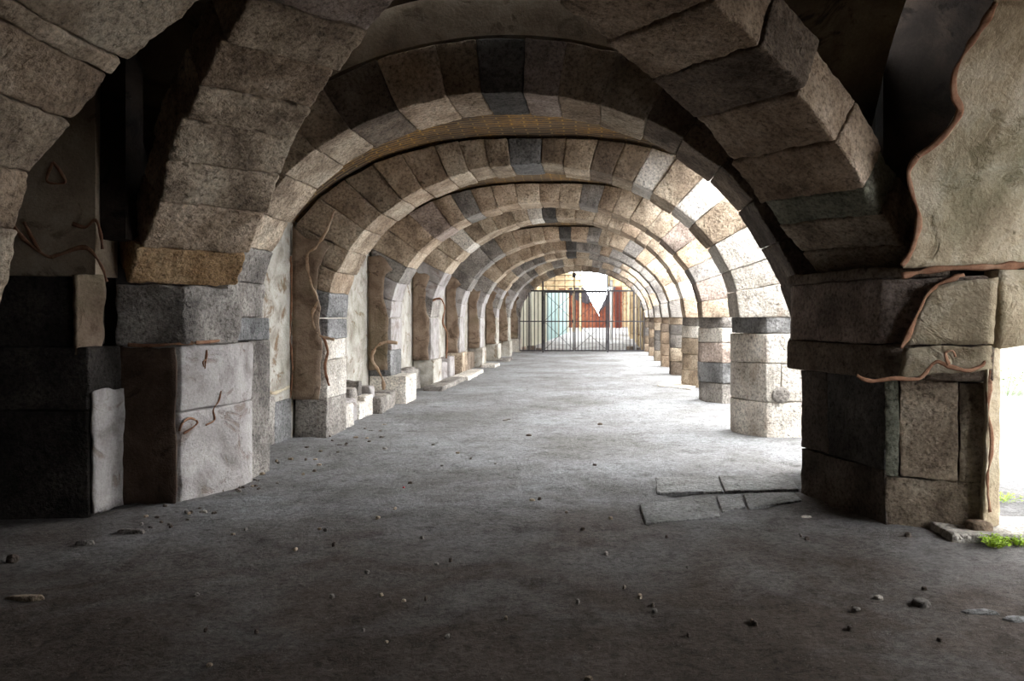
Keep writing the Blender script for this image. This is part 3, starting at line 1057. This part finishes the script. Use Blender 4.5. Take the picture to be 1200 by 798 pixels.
# plastered right-hand vault
V, Fc = [], []
NA, NX = 60, 44
for L in (0, 1):
    for a_ in range(NA + 1):
        th = math.radians(92) * a_ / NA
        y = 6.02 - 1.95 * (1 - math.cos(th)) + 0.14 * L
        z = 1.985 + 2.2 * math.sin(th) + 0.10 * L * math.sin(th)
        # broken left boundary
        pyy = PY - (z - EYE) * F / y
        edge = [(400, 1064), (310, 1058), (290, 1068), (255, 1076), (225, 1069), (200, 1066), (184, 1074), (168, 1094), (150, 1112), (128, 1123), (108, 1117), (84, 1118), (55, 1133), (30, 1150), (0, 1166), (-60, 1190), (-200, 1220), (-900, 1300)]
        pxx = 1300
        for (ya_, xa_), (yb_, xb_) in zip(edge, edge[1:]):
            if yb_ <= pyy <= ya_:
                pxx = xa_ + (xb_ - xa_) * (ya_ - pyy) / (ya_ - yb_); break
        xl_ = min(3.2, (pxx - PX) * y / F)
        for k in range(NX + 1):
            u = (k / NX) ** 1.6
            x = xl_ + (5.2 - xl_) * u
            p = Vector((x, y, z))
            V.append(p + vnoise(p, 3.0, 0.014, 4))
c = NX + 1; m = c * (NA + 1)
for L in (0, 1):
    for a_ in range(NA):
        for k in range(NX):
            q = L * m + a_ * c + k
            Fc.append((q, q + 1, q + 1 + c, q + c))
for a_ in range(NA):
    for k in (0, NX):
        q = a_ * c + k
        Fc.append((q, q + c, q + c + m, q + m))
for a_ in (0, NA):
    for k in range(NX):
        q = a_ * c + k
        Fc.append((q, q + 1, q + 1 + m, q + m))
pv = struct('ceiling', V, Fc, P_CREAM, smooth=True)
def on_vault(px, py):
    # where the ray meets the right-hand vault
    for k in range(400):
        d = 6.1 - 2.0 * k / 400
        p = at(px, py, d)
        q = 1 - (6.02 - d) / 1.95
        if q > 1: continue
        if p.z <= 1.985 + 2.2 * math.sqrt(max(0, 1 - q * q)):
            return p + Vector((0, -0.015, -0.01))
    return at(px, py, 6.0)
seam3(pv, [on_vault(*q) for q in [(1166, 2), (1150, 30), (1133, 55), (1118, 84), (1117, 110), (1124, 128), (1112, 150), (1092, 170), (1074, 182)]], 0.022)
seam3(pv, [on_vault(*q) for q in [(1074, 182), (1064, 200), (1068, 225), (1076, 255), (1068, 290), (1056, 310)]], 0.02)
seam3(pv, [on_vault(*q) for q in [(1056, 322), (1085, 316), (1110, 313), (1140, 312), (1175, 311), (1200, 309)]], 0.025, MORTAR)

# ----------------------------------------------------- left rubble bench
rb = random.Random(5)
bench = thing('rubble_bench', 'low bench of rubble stones against the left wall between two piers', 'bench', (-4.1, 13, 0))
y = 11.6
while y < 14.6:
    ln = rb.uniform(0.3, 0.6)
    h = rb.uniform(0.22, 0.34)
    block('stone', -4.42, -3.86 + rb.uniform(-0.08, 0.08), y, min(y + ln, 14.75), -0.05, h, rb.choice([GREY, P_LILAC, PALE]), bench, r=0.035, amp=0.03)
    if rb.random() < 0.7:
        block('stone', -4.42, -4.02 + rb.uniform(-0.06, 0.06), y + 0.05, min(y + ln - 0.04, 14.7), h - 0.03, h + rb.uniform(0.12, 0.24), rb.choice([GREY, GREY, P_LILAC]), bench, r=0.035, amp=0.03)
    y += ln + 0.01
for (i, m, lab) in ((2, GREY, 'low stone bench between the third and fourth left piers'), (3, P_LILAC, 'low pale stone bench between the fourth and fifth left piers'), (4, BROWN, 'low broken stone bench between the fifth and sixth left piers')):
    t = thing('stone_bench', lab, 'bench', (-4.2, ARCH[i][1] + 1.2, 0), 'low stone benches along the left wall')
    y0, y1 = ARCH[i][1] + 0.02, ARCH[i + 1][0] + 0.01
    n = 4
    for k in range(n):
        a_, b_ = y0 + (y1 - y0) * k / n, y0 + (y1 - y0) * (k + 1) / n - 0.01
        block('stone', -4.43, -4.22 + rb.uniform(-0.04, 0.04), a_, b_, -0.05, 0.45 + rb.uniform(-0.06, 0.1), m, t, res=0.14, r=0.04, amp=0.02)
for k, (y0, y1) in enumerate(((17.4, 18.9), (18.95, 20.4), (20.5, 22.0), (22.1, 23.4), (25.4, 26.6), (29.2, 30.4))):
    t = block('ledge_slab', -3.99, -3.58 + rb.uniform(-0.05, 0.05), y0, y1, -0.03, 0.085, rb.choice([GREY, PALE, BEIGE]), None, res=0.14, r=0.02, amp=0.012)
    tag(t, ORD_P[k] + ' flat ledge slab along the foot of the left piers, counted from the camera', 'slab', 'ledge slabs at the foot of the left piers')

# ------------------------------------------------------------- the gate
gy = 36.8
gate = thing('iron_gate', 'iron bar gate with double doors closing the far arch', 'gate', (-1.1, gy, 0))
cx, a, zs, b, th = arch_dims(8)


def gx(px): return (px - PX) * gy / F


def gtop(x):
    q = 1 - ((x - cx) / (a - 0.04)) ** 2
    return zs + (b - 0.05) * math.sqrt(max(q, 0))


def bar(name, p, q, w, par=gate, m=IRON):
    p, q = Vector(p), Vector(q)
    t = (q - p).normalized()
    ref = Vector((0, 1, 0)) if abs(t.y) < 0.9 else Vector((1, 0, 0))
    u = t.cross(ref).normalized() * w / 2
    v = Vector((0, 1, 0)) * w / 2
    V = [p - u - v, p + u - v, p + u + v, p - u + v, q - u - v, q + u - v, q + u + v, q - u + v]
    return mesh_obj(name, V, [(0, 1, 2, 3), (4, 5, 6, 7), (0, 1, 5, 4), (1, 2, 6, 5), (2, 3, 7, 6), (3, 0, 4, 7)], m, par, smooth=False)


ZT, ZM = 2.83, 1.42
def half(z): return (a - 0.04) * math.sqrt(max(0, 1 - ((z - zs) / (b - 0.05)) ** 2)) if z > zs else a - 0.04
def frame(name, segs, par):
    """joined square bars: one mesh"""
    V, Fc = [], []
    for (p, q, w) in segs:
        p, q = Vector(p), Vector(q)
        t = (q - p).normalized()
        u = t.cross(Vector((0, 1, 0))).normalized() * w / 2
        v = Vector((0, 1, 0)) * w / 2
        o_ = len(V)
        V += [p - u - v, p + u - v, p + u + v, p - u + v, q - u - v, q + u - v, q + u + v, q - u + v]
        Fc += [tuple(o_ + i for i in f) for f in [(0, 1, 2, 3), (4, 5, 6, 7), (0, 1, 5, 4), (1, 2, 6, 5), (2, 3, 7, 6), (3, 0, 4, 7)]]
    return mesh_obj(name, V, Fc, IRON, par, smooth=False)


X4 = [gx(q) for q in (637.5, 673, 711)]
xl_, xr_ = cx - half(0.1), cx + half(0.1)
frame('frame', [((cx - half(ZT), gy, ZT), (cx + half(ZT), gy, ZT), 0.07)] + [((x, gy, -0.03), (x, gy, gtop(x)), 0.075) for x in (X4[0] - 0.05, X4[2] + 0.05)], gate)
lf = []
for nm, u0, u1 in (('fixed_panel', xl_ + 0.02, X4[0] - 0.1), ('door_leaf', X4[0], X4[1] - 0.012), ('door_leaf', X4[1] + 0.012, X4[2]), ('fixed_panel', X4[2] + 0.1, xr_ - 0.02)):
    leaf = nm == 'door_leaf'
    zt = ZT - 0.06 if leaf else ZT - 0.04
    seg = [((u0, gy, 0.07), (u1, gy, 0.07), 0.06)]
    if leaf:
        seg += [((u0 + 0.025, gy, 0.07), (u0 + 0.025, gy, zt), 0.055), ((u1 - 0.025, gy, 0.07), (u1 - 0.025, gy, zt), 0.055), ((u0, gy, zt), (u1, gy, zt), 0.06), ((u0, gy, ZM), (u1, gy, ZM), 0.05)]
    else:
        seg += [((u0, gy, ZM), (u1, gy, ZM), 0.05)]
        xm = gx(620) if u0 < -3 else gx(743)
        seg += [((xm, gy, 0.07), (xm, gy, min(zt, gtop(xm))), 0.07)]
    L_ = frame(nm, seg, gate)
    lf.append(L_)
    n = max(2, int(round((u1 - u0) / 0.165)))
    for k in range(1 if leaf else 0, n if leaf else n + 1):
        x = u0 + (u1 - u0) * k / n
        bar('bar', (x, gy, 0.07), (x, gy, min(zt, gtop(x))), 0.034, L_)
    if leaf:
        for (z0, z1) in ((0.1, ZM), (ZM, zt)):
            bar('brace', (u0, gy + 0.035, z0), (u1, gy + 0.035, z1), 0.02, L_)
            bar('brace', (u0, gy + 0.05, z1), (u1, gy + 0.05, z0), 0.02, L_)
        xh = u0 - 0.02 if u0 < -2 else u1 + 0.02
        for z in (0.4, 1.3, 2.4):
            bar('hinge', (xh, gy - 0.05, z), (xh, gy - 0.05, z + 0.16), 0.06, L_)
bar('lock_box', (X4[1] - 0.1, gy - 0.04, 1.42), (X4[1] - 0.02, gy - 0.04, 1.42), 0.14, lf[1])
top = frame('top_panel', [((cx - half(z), gy, z), (cx + half(z), gy, z), 0.022) for z in (3.05, 3.3, 3.55)], gate)
for px in (625, 650, 662, 673, 686, 698, 714.5, 728, 736):
    x = gx(px)
    bar('bar', (x, gy, ZT), (x, gy, gtop(x)), 0.045 if px in (673, 714.5) else 0.024, top)
bar('junction_box', (gx(671), gy - 0.03, gtop(gx(673)) - 0.16), (gx(675), gy - 0.03, gtop(gx(673)) - 0.16), 0.2, gate)

# ------------------------------------------- yard beyond the gate
SHEET = flat_mat('pale_sheet_metal', (150, 172, 172), 0.5, 0.0, 0.12, 3)
SHEETW = flat_mat('white_sheet_metal', (178, 176, 160), 0.5, 0.0, 0.12, 3)
REDWALL = plaster_mat('red_brown_render', [(74, 38, 28), (106, 58, 42), (136, 92, 70)], stain=(60, 32, 26), scale=0.8)
CHAR = flat_mat('charcoal_render', (58, 54, 58), 0.9, 0, 0.3, 3)
YARD = plaster_mat('yard_wall_stone', [(140, 118, 88), (172, 152, 120), (192, 176, 146)], stain=(134, 104, 70), scale=1.5)


def extrude_poly(name, pts, y0, y1, mat, parent=None, axis='y'):
    n = len(pts)
    V = [Vector((p[0], y0, p[1])) for p in pts] + [Vector((p[0], y1, p[1])) for p in pts]
    Fc = [tuple(range(n)), tuple(range(2 * n - 1, n - 1, -1))] + [(i, (i + 1) % n, n + (i + 1) % n, n + i) for i in range(n)]
    return mesh_obj(name, V, Fc, mat, parent, smooth=False)


def wpt(px, py, d):
    p = at(px, py, d)
    return (p.x, p.z)


def corrugated(name, p, q, z0, z1, mat, parent, pitch=0.12, amp=0.03):
    p, q = Vector(p), Vector(q)
    L = (q - p).length
    t = (q - p) / L
    nrm = Vector((-t.y, t.x, 0)) if len(t) == 3 else Vector((-t.y, t.x))
    n = max(8, int(L / pitch * 4))
    V, Fc = [], []
    for L2_, o_ in ((0, 0.0), (1, 0.02)):
        for k in range(n + 1):
            s = L * k / n
            w_ = amp * (1 if (k // 2) % 2 else -1)
            b_ = p + t * s + nrm * (w_ + o_)
            V.append((b_.x, b_.y, z0)); V.append((b_.x, b_.y, z1))
    m_ = 2 * (n + 1)
    for L2_ in (0, 1):
        for k in range(n):
            q_ = L2_ * m_ + 2 * k
            Fc.append((q_, q_ + 1, q_ + 3, q_ + 2))
    for k in range(n):
        q_ = 2 * k
        Fc.append((q_, q_ + 2, q_ + 2 + m_, q_ + m_)); Fc.append((q_ + 1, q_ + 3, q_ + 3 + m_, q_ + 1 + m_))
    for k in (0, n):
        q_ = 2 * k
        Fc.append((q_, q_ + 1, q_ + 1 + m_, q_ + m_))
    return mesh_obj(name, V, Fc, mat, parent, smooth=False)


struct_box('wall_left', -5.4, -4.95, 38.5, 55.9, -0.1, 5.15, P_BROWN)  # tall side wall added to reduce sky light in the yard
fn = thing('sheet_fence', 'pale blue-green sheet metal fence along the left of the yard behind the gate', 'fence', (-3.4, 44, 0.2))
pts = [(-4.3, 38.4), (-3.9, 41.0), (-3.4, 44.0), (-2.9, 47.5), (-2.5, 51)]
for k in range(4):
    corrugated('panel', (*pts[k], 0), (*pts[k + 1], 0), ground_rise(pts[k][1]) - 0.05, 2.9 + ground_rise(pts[k + 1][1]) * 0.4, [SHEETW, SHEETW, SHEET, SHEET][k], fn)
    mb = bar('post', (pts[k + 1][0] + 0.09, pts[k + 1][1], 0.1), (pts[k + 1][0] + 0.09, pts[k + 1][1], 3.2), 0.08, fn, SHEETW)
D = 56.0
ruin = thing('ruined_wall', 'red-brown ruined wall with a V-shaped gap behind the gate', 'wall', (-1.0, D, 0.8))
ruin['kind'] = 'thing'
extrude_poly('wall_body', [wpt(655, 388, D), wpt(729, 388, D), wpt(729, 372, D), wpt(655, 372, D)], D, D + 0.8, REDWALL, ruin)
extrude_poly('left_haunch', [wpt(655, 372.3, D), wpt(703, 372.3, D), wpt(700, 366, D), wpt(694, 356, D), wpt(689, 346, D), wpt(684, 338, D), wpt(655, 338, D)], D + 0.02, D + 0.78, REDWALL, ruin)
extrude_poly('right_haunch', [wpt(703.2, 372.3, D), wpt(729, 372.3, D), wpt(729, 336, D), wpt(716, 336, D), wpt(710, 348, D), wpt(704, 360, D), wpt(701, 366, D)], D + 0.02, D + 0.78, REDWALL, ruin)
extrude_poly('charred_top', [wpt(667, 337, D), wpt(684, 337, D), wpt(689.5, 346, D), wpt(693, 354, D), wpt(688, 356, D), wpt(676, 352, D), wpt(668, 344, D)], D - 0.04, D + 0.02, CHAR, ruin)
extrude_poly('charred_top', [wpt(717, 336, D), wpt(722, 336, D), wpt(714, 354, D), wpt(704, 364, D), wpt(701, 366, D), wpt(706, 356, D)], D - 0.04, D + 0.02, CHAR, ruin)
extrude_poly('stone_flank', [wpt(560, 400, D), wpt(654.8, 400, D), wpt(654.8, 337.8, D), wpt(684, 337.5, D), wpt(678, 327, D), wpt(664, 318, D), wpt(655, 316, D), wpt(560, 316, D)], D + 0.82, D + 1.4, YARD, ruin)
extrude_poly('stone_flank', [wpt(729.3, 400, D), wpt(790, 400, D), wpt(790, 316, D), wpt(712, 316, D), wpt(713, 335.5, D), wpt(729.3, 335.5, D)], D + 0.82, D + 1.4, YARD, ruin)
# dark doorway piece right of the white pipe
dp = extrude_poly('board_door', [wpt(721, 341, 50), wpt(727.5, 341, 50), wpt(727.5, 384.5, 50), wpt(721, 384.5, 50)], 50, 50.1, flat_mat('dark_red_boards', (82, 40, 32), 0.8, 0, 0.3, 8))
tag(dp, 'dark red board door to the right of the white pipe behind the gate', 'door')
yw = thing('yard_wall', 'warm stone wall on the right of the yard behind the gate', 'wall', (1.5, 44, 0.3))
yw['kind'] = 'thing'
for (y0, y1, x0) in ((38.0, 41.9, 1.72), (42.0, 45.9, 1.62), (46.0, 50.0, 1.4)):
    for k in range(7):
        block('block', x0, x0 + 0.9, y0, y1, 0.72 * k - 0.05, 0.72 * (k + 1) - 0.055, YARD, yw, res=0.3, amp=0.03, r=0.04)
# stone arch remnant over the yard
ya = thing('yard_arch', 'weathered beige arch remnant high above the yard behind the gate', 'arch', (-1, 43, 2.5))
for k in range(9):
    t0, t1 = math.pi * (0.34 + 0.066 * k), math.pi * (0.34 + 0.066 * (k + 1)) - 0.004
    if k < 2: t0 -= 0.0
    def Q(t, y, r_): return Vector((-1.0 + (3.5 + r_) * math.cos(t), y, 1.55 + (2.75 + r_) * math.sin(t)))
    stone('voussoir', [Q(t0, 42.5, 0), Q(t1, 42.5, 0), Q(t1, 42.5, .4), Q(t0, 42.5, .4), Q(t0, 43.4, 0), Q(t1, 43.4, 0), Q(t1, 43.4, .4), Q(t0, 43.4, .4)], YARD, ya, res=0.3, amp=0.02)
YR = thing('added_yard_roof', 'added roof cover dimming the yard, with an open strip of white sky', 'roof', (-1, 45, 5))  # cover added to cut the sky light falling into the yard
for (x0, x1, y0, y1) in ((-6.0, -2.2, 38.3, 60), (0.8, 5.0, 38.3, 60), (-2.19, 0.79, 38.3, 43)):
    block('panel', x0, x1, y0, y1, 5.05, 5.25, YARD, YR, res=0.8)
sc = thing('timber_scaffold', 'pale timber scaffold standing against the left of the yard', 'scaffold', (-3.5, 50, 0.6))
TIM = flat_mat('weathered_timber', (186, 166, 132), 0.8, 0, 0.25, 6)
for px in (628, 640, 652, 664, 672, 680):
    p = at(px, 372, 52); bar('upright', (p.x, 52, 0.6), (p.x, 52, 4.6), 0.12, sc, TIM)
for py in (341, 334, 327, 321):
    p, q = at(622, py, 52), at(684, py, 52)
    bar('ledger', (p.x, 51.9, p.z), (q.x, 51.9, q.z), 0.14, sc, TIM)
pp = tube('white_pipe', [at(716.5, 415, 43), at(716.5, 328, 43)], 0.085, flat_mat('white_paint', (226, 228, 228), 0.5, 0, 0.06), None, 14)
tag(pp, 'white upright pipe just behind the right leaf of the gate', 'pipe')
for k, (px, py, d, s) in enumerate(((613, 410, 38.3, 0.17), (623, 409, 39.2, 0.2), (631, 410, 38.4, 0.13), (738, 409, 39.0, 0.17), (748, 411, 38.3, 0.12))):
    p = at(px, py, d)
    t = block('rubble_stone', p.x - s, p.x + s, d - s, d + s, -0.03, s * 1.1, rb.choice([DARK, BROWN]), None, r=s * 0.5, amp=0.04, res=0.1)
    tag(t, 'dark rubble stone lying just behind the gate', 'stone', 'rubble stones behind the gate')

# ------------------------------------------------ open side on the right
struct_box('wall_right', 9.2, 9.7, 2.0, 60.0, -0.1, 2.2, stone_mat('pale_yard_stone', (170, 164, 154), (204, 200, 192), (226, 222, 216)))
LEAF = flat_mat('bright_leaf', (150, 178, 44), 0.6, 0, 0.25, 20)
LEAFD = flat_mat('dull_leaf', (96, 120, 62), 0.6, 0, 0.3, 20)


def weed(px, py, d, r, h, n, label, mat, seed):
    rng = random.Random(seed)
    base = at(px, py, d); base.z = floor_z(base.x, d)
    root = thing('weed', label, 'plant', base, 'weeds at the open right side')
    Vs, Fs, Vl, Fl = [], [], [], []
    for k in range(n):
        an, rr = rng.uniform(0, 6.28), r * math.sqrt(rng.random())
        hh = h * rng.uniform(0.5, 1.1)
        p = base + Vector((math.cos(an) * rr * 0.5, math.sin(an) * rr * 0.5, 0))
        q = base + Vector((math.cos(an) * rr, math.sin(an) * rr, hh))
        i0 = len(Vs)
        for (c_, w_) in ((p, 0.003), (q, 0.002)):
            for m_ in range(3):
                a_ = m_ * 2.094
                Vs.append(c_ + Vector((math.cos(a_) * w_, math.sin(a_) * w_, 0)))
        for m_ in range(3): Fs.append((i0 + m_, i0 + (m_ + 1) % 3, i0 + 3 + (m_ + 1) % 3, i0 + 3 + m_))
        for m_ in range(4):
            a_ = rng.uniform(0, 6.28)
            L_ = rng.uniform(0.018, 0.035) * (h / 0.08) ** 0.5
            d_ = Vector((math.cos(a_), math.sin(a_), rng.uniform(-0.1, 0.5))).normalized()
            s_ = d_.cross(Vector((0, 0, 1))).normalized() * L_ * 0.38
            c0 = q - Vector((0, 0, rng.uniform(0, hh * 0.5)))
            i0 = len(Vl)
            up = Vector((0, 0, L_ * 0.12))
            Vl += [c0, c0 + d_ * L_ * 0.5 + s_ + up, c0 + d_ * L_, c0 + d_ * L_ * 0.5 - s_ + up]
            Fl += [(i0, i0 + 1, i0 + 2), (i0, i0 + 2, i0 + 3)]
    mesh_obj('stem', Vs, Fs, mat, root)
    mesh_obj('leaves', Vl, Fl, mat, root, smooth=False)


weed(1166, 636, 5.62, 0.10, 0.07, 60, 'bright yellow-green weed growing left at the pale footing slab', LEAF, 1)
weed(1192, 634, 5.66, 0.09, 0.06, 40, 'bright yellow-green weed growing right at the pale footing slab', LEAF, 2)
weed(1172, 590, 7.0, 0.18, 0.05, 40, 'thin green weed on the sunlit ground behind the massive pier', LEAF, 3)
weed(1172, 452, 16.6, 0.8, 0.6, 90, 'green shrub at the foot of the far pale yard wall', LEAFD, 4)

sl = block('footing_slab', *(lambda p, q: (p.x, q.x + 0.5, 5.70, 6.25))(at(1112, 632, 5.75), at(1200, 632, 5.75)), -0.03, 0.045, PALE, None, res=0.05, r=0.015, amp=0.015)
tag(sl, 'pale footing slab at the foot of the massive right pier', 'slab')

# paving slabs in the dirt
def floor_pt(px, py, z=0.0):
    d = F * (EYE - z) / (py - PY)
    return at(px, py, d)


def slab(pix, mat, label, h=0.03):
    h = h * 0.35
    P = [floor_pt(*q) for q in pix]
    c = [Vector((p.x, p.y, -0.05)) for p in P] + [Vector((p.x, p.y, h)) for p in P]
    o = stone('paving_slab', c, mat, None, res=0.07, r=0.010, amp=0.006)
    tag(o, label, 'slab', 'paving slabs sunk in the dirt floor')


slab([(770, 578), (848, 576), (840, 558), (768, 560)], SLABM, 'pale paving slab at the left end of the back row beside the pier', 0.022)
slab([(850, 576), (936, 574), (926, 556), (842, 558)], SLABM, 'pale paving slab at the right end of the back row beside the pier', 0.02)
slab([(756, 614), (844, 606), (838, 582), (750, 592)], SLABM, 'rough paving slab with broken left edge in the front row', 0.022)
slab([(846, 600), (874, 594), (868, 579), (840, 582)], SLABM, 'small grey paving slab in the middle of the front row', 0.02)
slab([(877, 596), (940, 586), (930, 577), (871, 579)], SLABM, 'narrow paving slab of the front row nearest the pier', 0.014)
slab([(785, 446), (770, 452), (810, 456), (822, 449)], PALE, 'pale slab beside the foot of the fourth right pier', 0.04)

# loose stones
def pebble(px, py, sx, sy, h, mat, label, name='loose_stone', rot=None, group=None):
    p = floor_pt(px, py)
    sc_ = p.y / F
    rng = random.Random(int(px * 7 + py))
    n = 7
    rx, ry = sx * sc_ / 2, sy
    an0 = rng.uniform(0, 6.28)
    poly = []
    for k in range(n):
        a_ = an0 + 2 * math.pi * k / n
        q = rng.uniform(0.75, 1.1)
        poly.append((p.x + rx * q * math.cos(a_), p.y + ry * q * math.sin(a_)))
    z = floor_z(p.x, p.y)
    o = prism(name, poly, z - 0.012, z + h, mat, None, res=max(0.012, rx * 0.4), r=min(h * 0.5, rx * 0.4), amp=0.004, f=14, top=0.8)
    tag(o, label, 'stone', group)


pebble(1029, 698, 16, 0.035, 0.018, PALE, 'white stone chip on the dirt at the right')
pebble(1080, 706, 26, 0.07, 0.025, GREY, 'flat grey stone lying right of the white chip')
pebble(1003, 711, 14, 0.03, 0.02, GREY, 'small grey stone left of the white chip')
pebble(1101, 748, 8, 0.02, 0.018, DARK, 'small dark pebble in front of the flat grey stone')
pebble(1083, 689, 8, 0.02, 0.02, DARK, 'small dark pebble behind the flat grey stone')
pebble(945, 604, 18, 0.05, 0.012, PALE, 'pale stone flake at the foot of the massive pier')
pebble(1064, 628, 10, 0.03, 0.03, DARK, 'dark stone beside the front corner of the massive pier')
pebble(1150, 715, 60, 0.05, 0.012, BLUE, 'long pale bluish stone sunk in the dirt at the right edge')
pebble(1192, 722, 40, 0.06, 0.012, BLUE, 'pale bluish stone at the right edge behind the long one')
pebble(30, 697, 62, 0.05, 0.022, BEIGE, 'long pale stone sunk in the dirt near the left edge')
pebble(152, 622, 40, 0.05, 0.03, GREY, 'long grey kerb stone in the dirt in front of the left pier')
pebble(100, 636, 30, 0.05, 0.03, GREY, 'short grey kerb stone in the dirt before the dark jamb')
pebble(15, 657, 20, 0.05, 0.05, DARK, 'dark stone on the floor at the far left edge')
pebble(238, 597, 12, 0.03, 0.025, PALE, 'pale pebble beside the near left pier')
pebble(245, 780, 10, 0.02, 0.012, BEIGE, 'thin pale chip at the bottom left of the floor')
pebble(690, 792, 12, 0.015, 0.014, BEIGE, 'pale chip at the bottom edge of the floor')
pebble(703, 497, 8, 0.04, 0.03, DARK, 'dark stone in the middle of the lit floor')
rp = random.Random(21)
for k in range(110):
    if k < 50:
        t = rp.random()
        px = 150 + 300 * t + rp.uniform(-10, 40); py = 604 - 120 * t + rp.uniform(2, 22)
    else:
        px, py = rp.uniform(220, 1000), rp.uniform(480, 760)
    if 740 < px and py < 620: px -= 300
    pebble(px, py, rp.uniform(4, 8), rp.uniform(0.015, 0.03), rp.uniform(0.012, 0.024), rp.choice([BEIGE, GREY, DARK]),
           'tiny loose pebble scattered on the dirt floor', 'pebble', None, 'tiny pebbles scattered on the dirt floor')
pebble(473, 570, 4, 0.014, 0.012, flat_mat('red_plastic', (190, 52, 60), 0.5), 'tiny red scrap on the dirt floor', 'litter_scrap')

# ------------------------------------------------------------------- light
wd = bpy.data.worlds.new('overcast_sky')
S.world = wd
wd.use_nodes = True
t = wd.node_tree
t.nodes.clear()
out = t.nodes.new('ShaderNodeOutputWorld')
bg = t.nodes.new('ShaderNodeBackground')
tc = t.nodes.new('ShaderNodeTexCoord')
sep = t.nodes.new('ShaderNodeSeparateXYZ')
rm = t.nodes.new('ShaderNodeValToRGB')
t.links.new(tc.outputs['Generated'], sep.inputs[0])
t.links.new(sep.outputs['Z'], rm.inputs[0])
rm.color_ramp.elements[0].position = 0.0
rm.color_ramp.elements[0].color = (0.86, 0.90, 0.95, 1)
rm.color_ramp.elements[1].position = 0.7
rm.color_ramp.elements[1].color = (0.97, 0.99, 1.0, 1)
t.links.new(rm.outputs[0], bg.inputs['Color'])
bg.inputs['Strength'].default_value = 15.0
t.links.new(bg.outputs[0], out.inputs['Surface'])

# ------------------------------------------------------------------ camera
cd = bpy.data.cameras.new('camera')
cam = bpy.data.objects.new('camera', cd)
COL.objects.link(cam)
cam.location = (0, 0, EYE)
cam.rotation_euler = (math.radians(90), 0, 0)
cd.sensor_width = 36
cd.lens = 28
cd.shift_x = -(PX - 600) / 1200
cd.shift_y = -(399 - PY) / 1200
cd.clip_end = 300
S.camera = cam

S.view_settings.view_transform = 'Standard'
S.view_settings.look = 'None'
S.view_settings.gamma = 1
S.view_settings.use_curve_mapping = False
S.view_settings.exposure = 0.22
S.cycles.use_denoising = True
S.cycles.max_bounces = 8
S.cycles.diffuse_bounces = 6
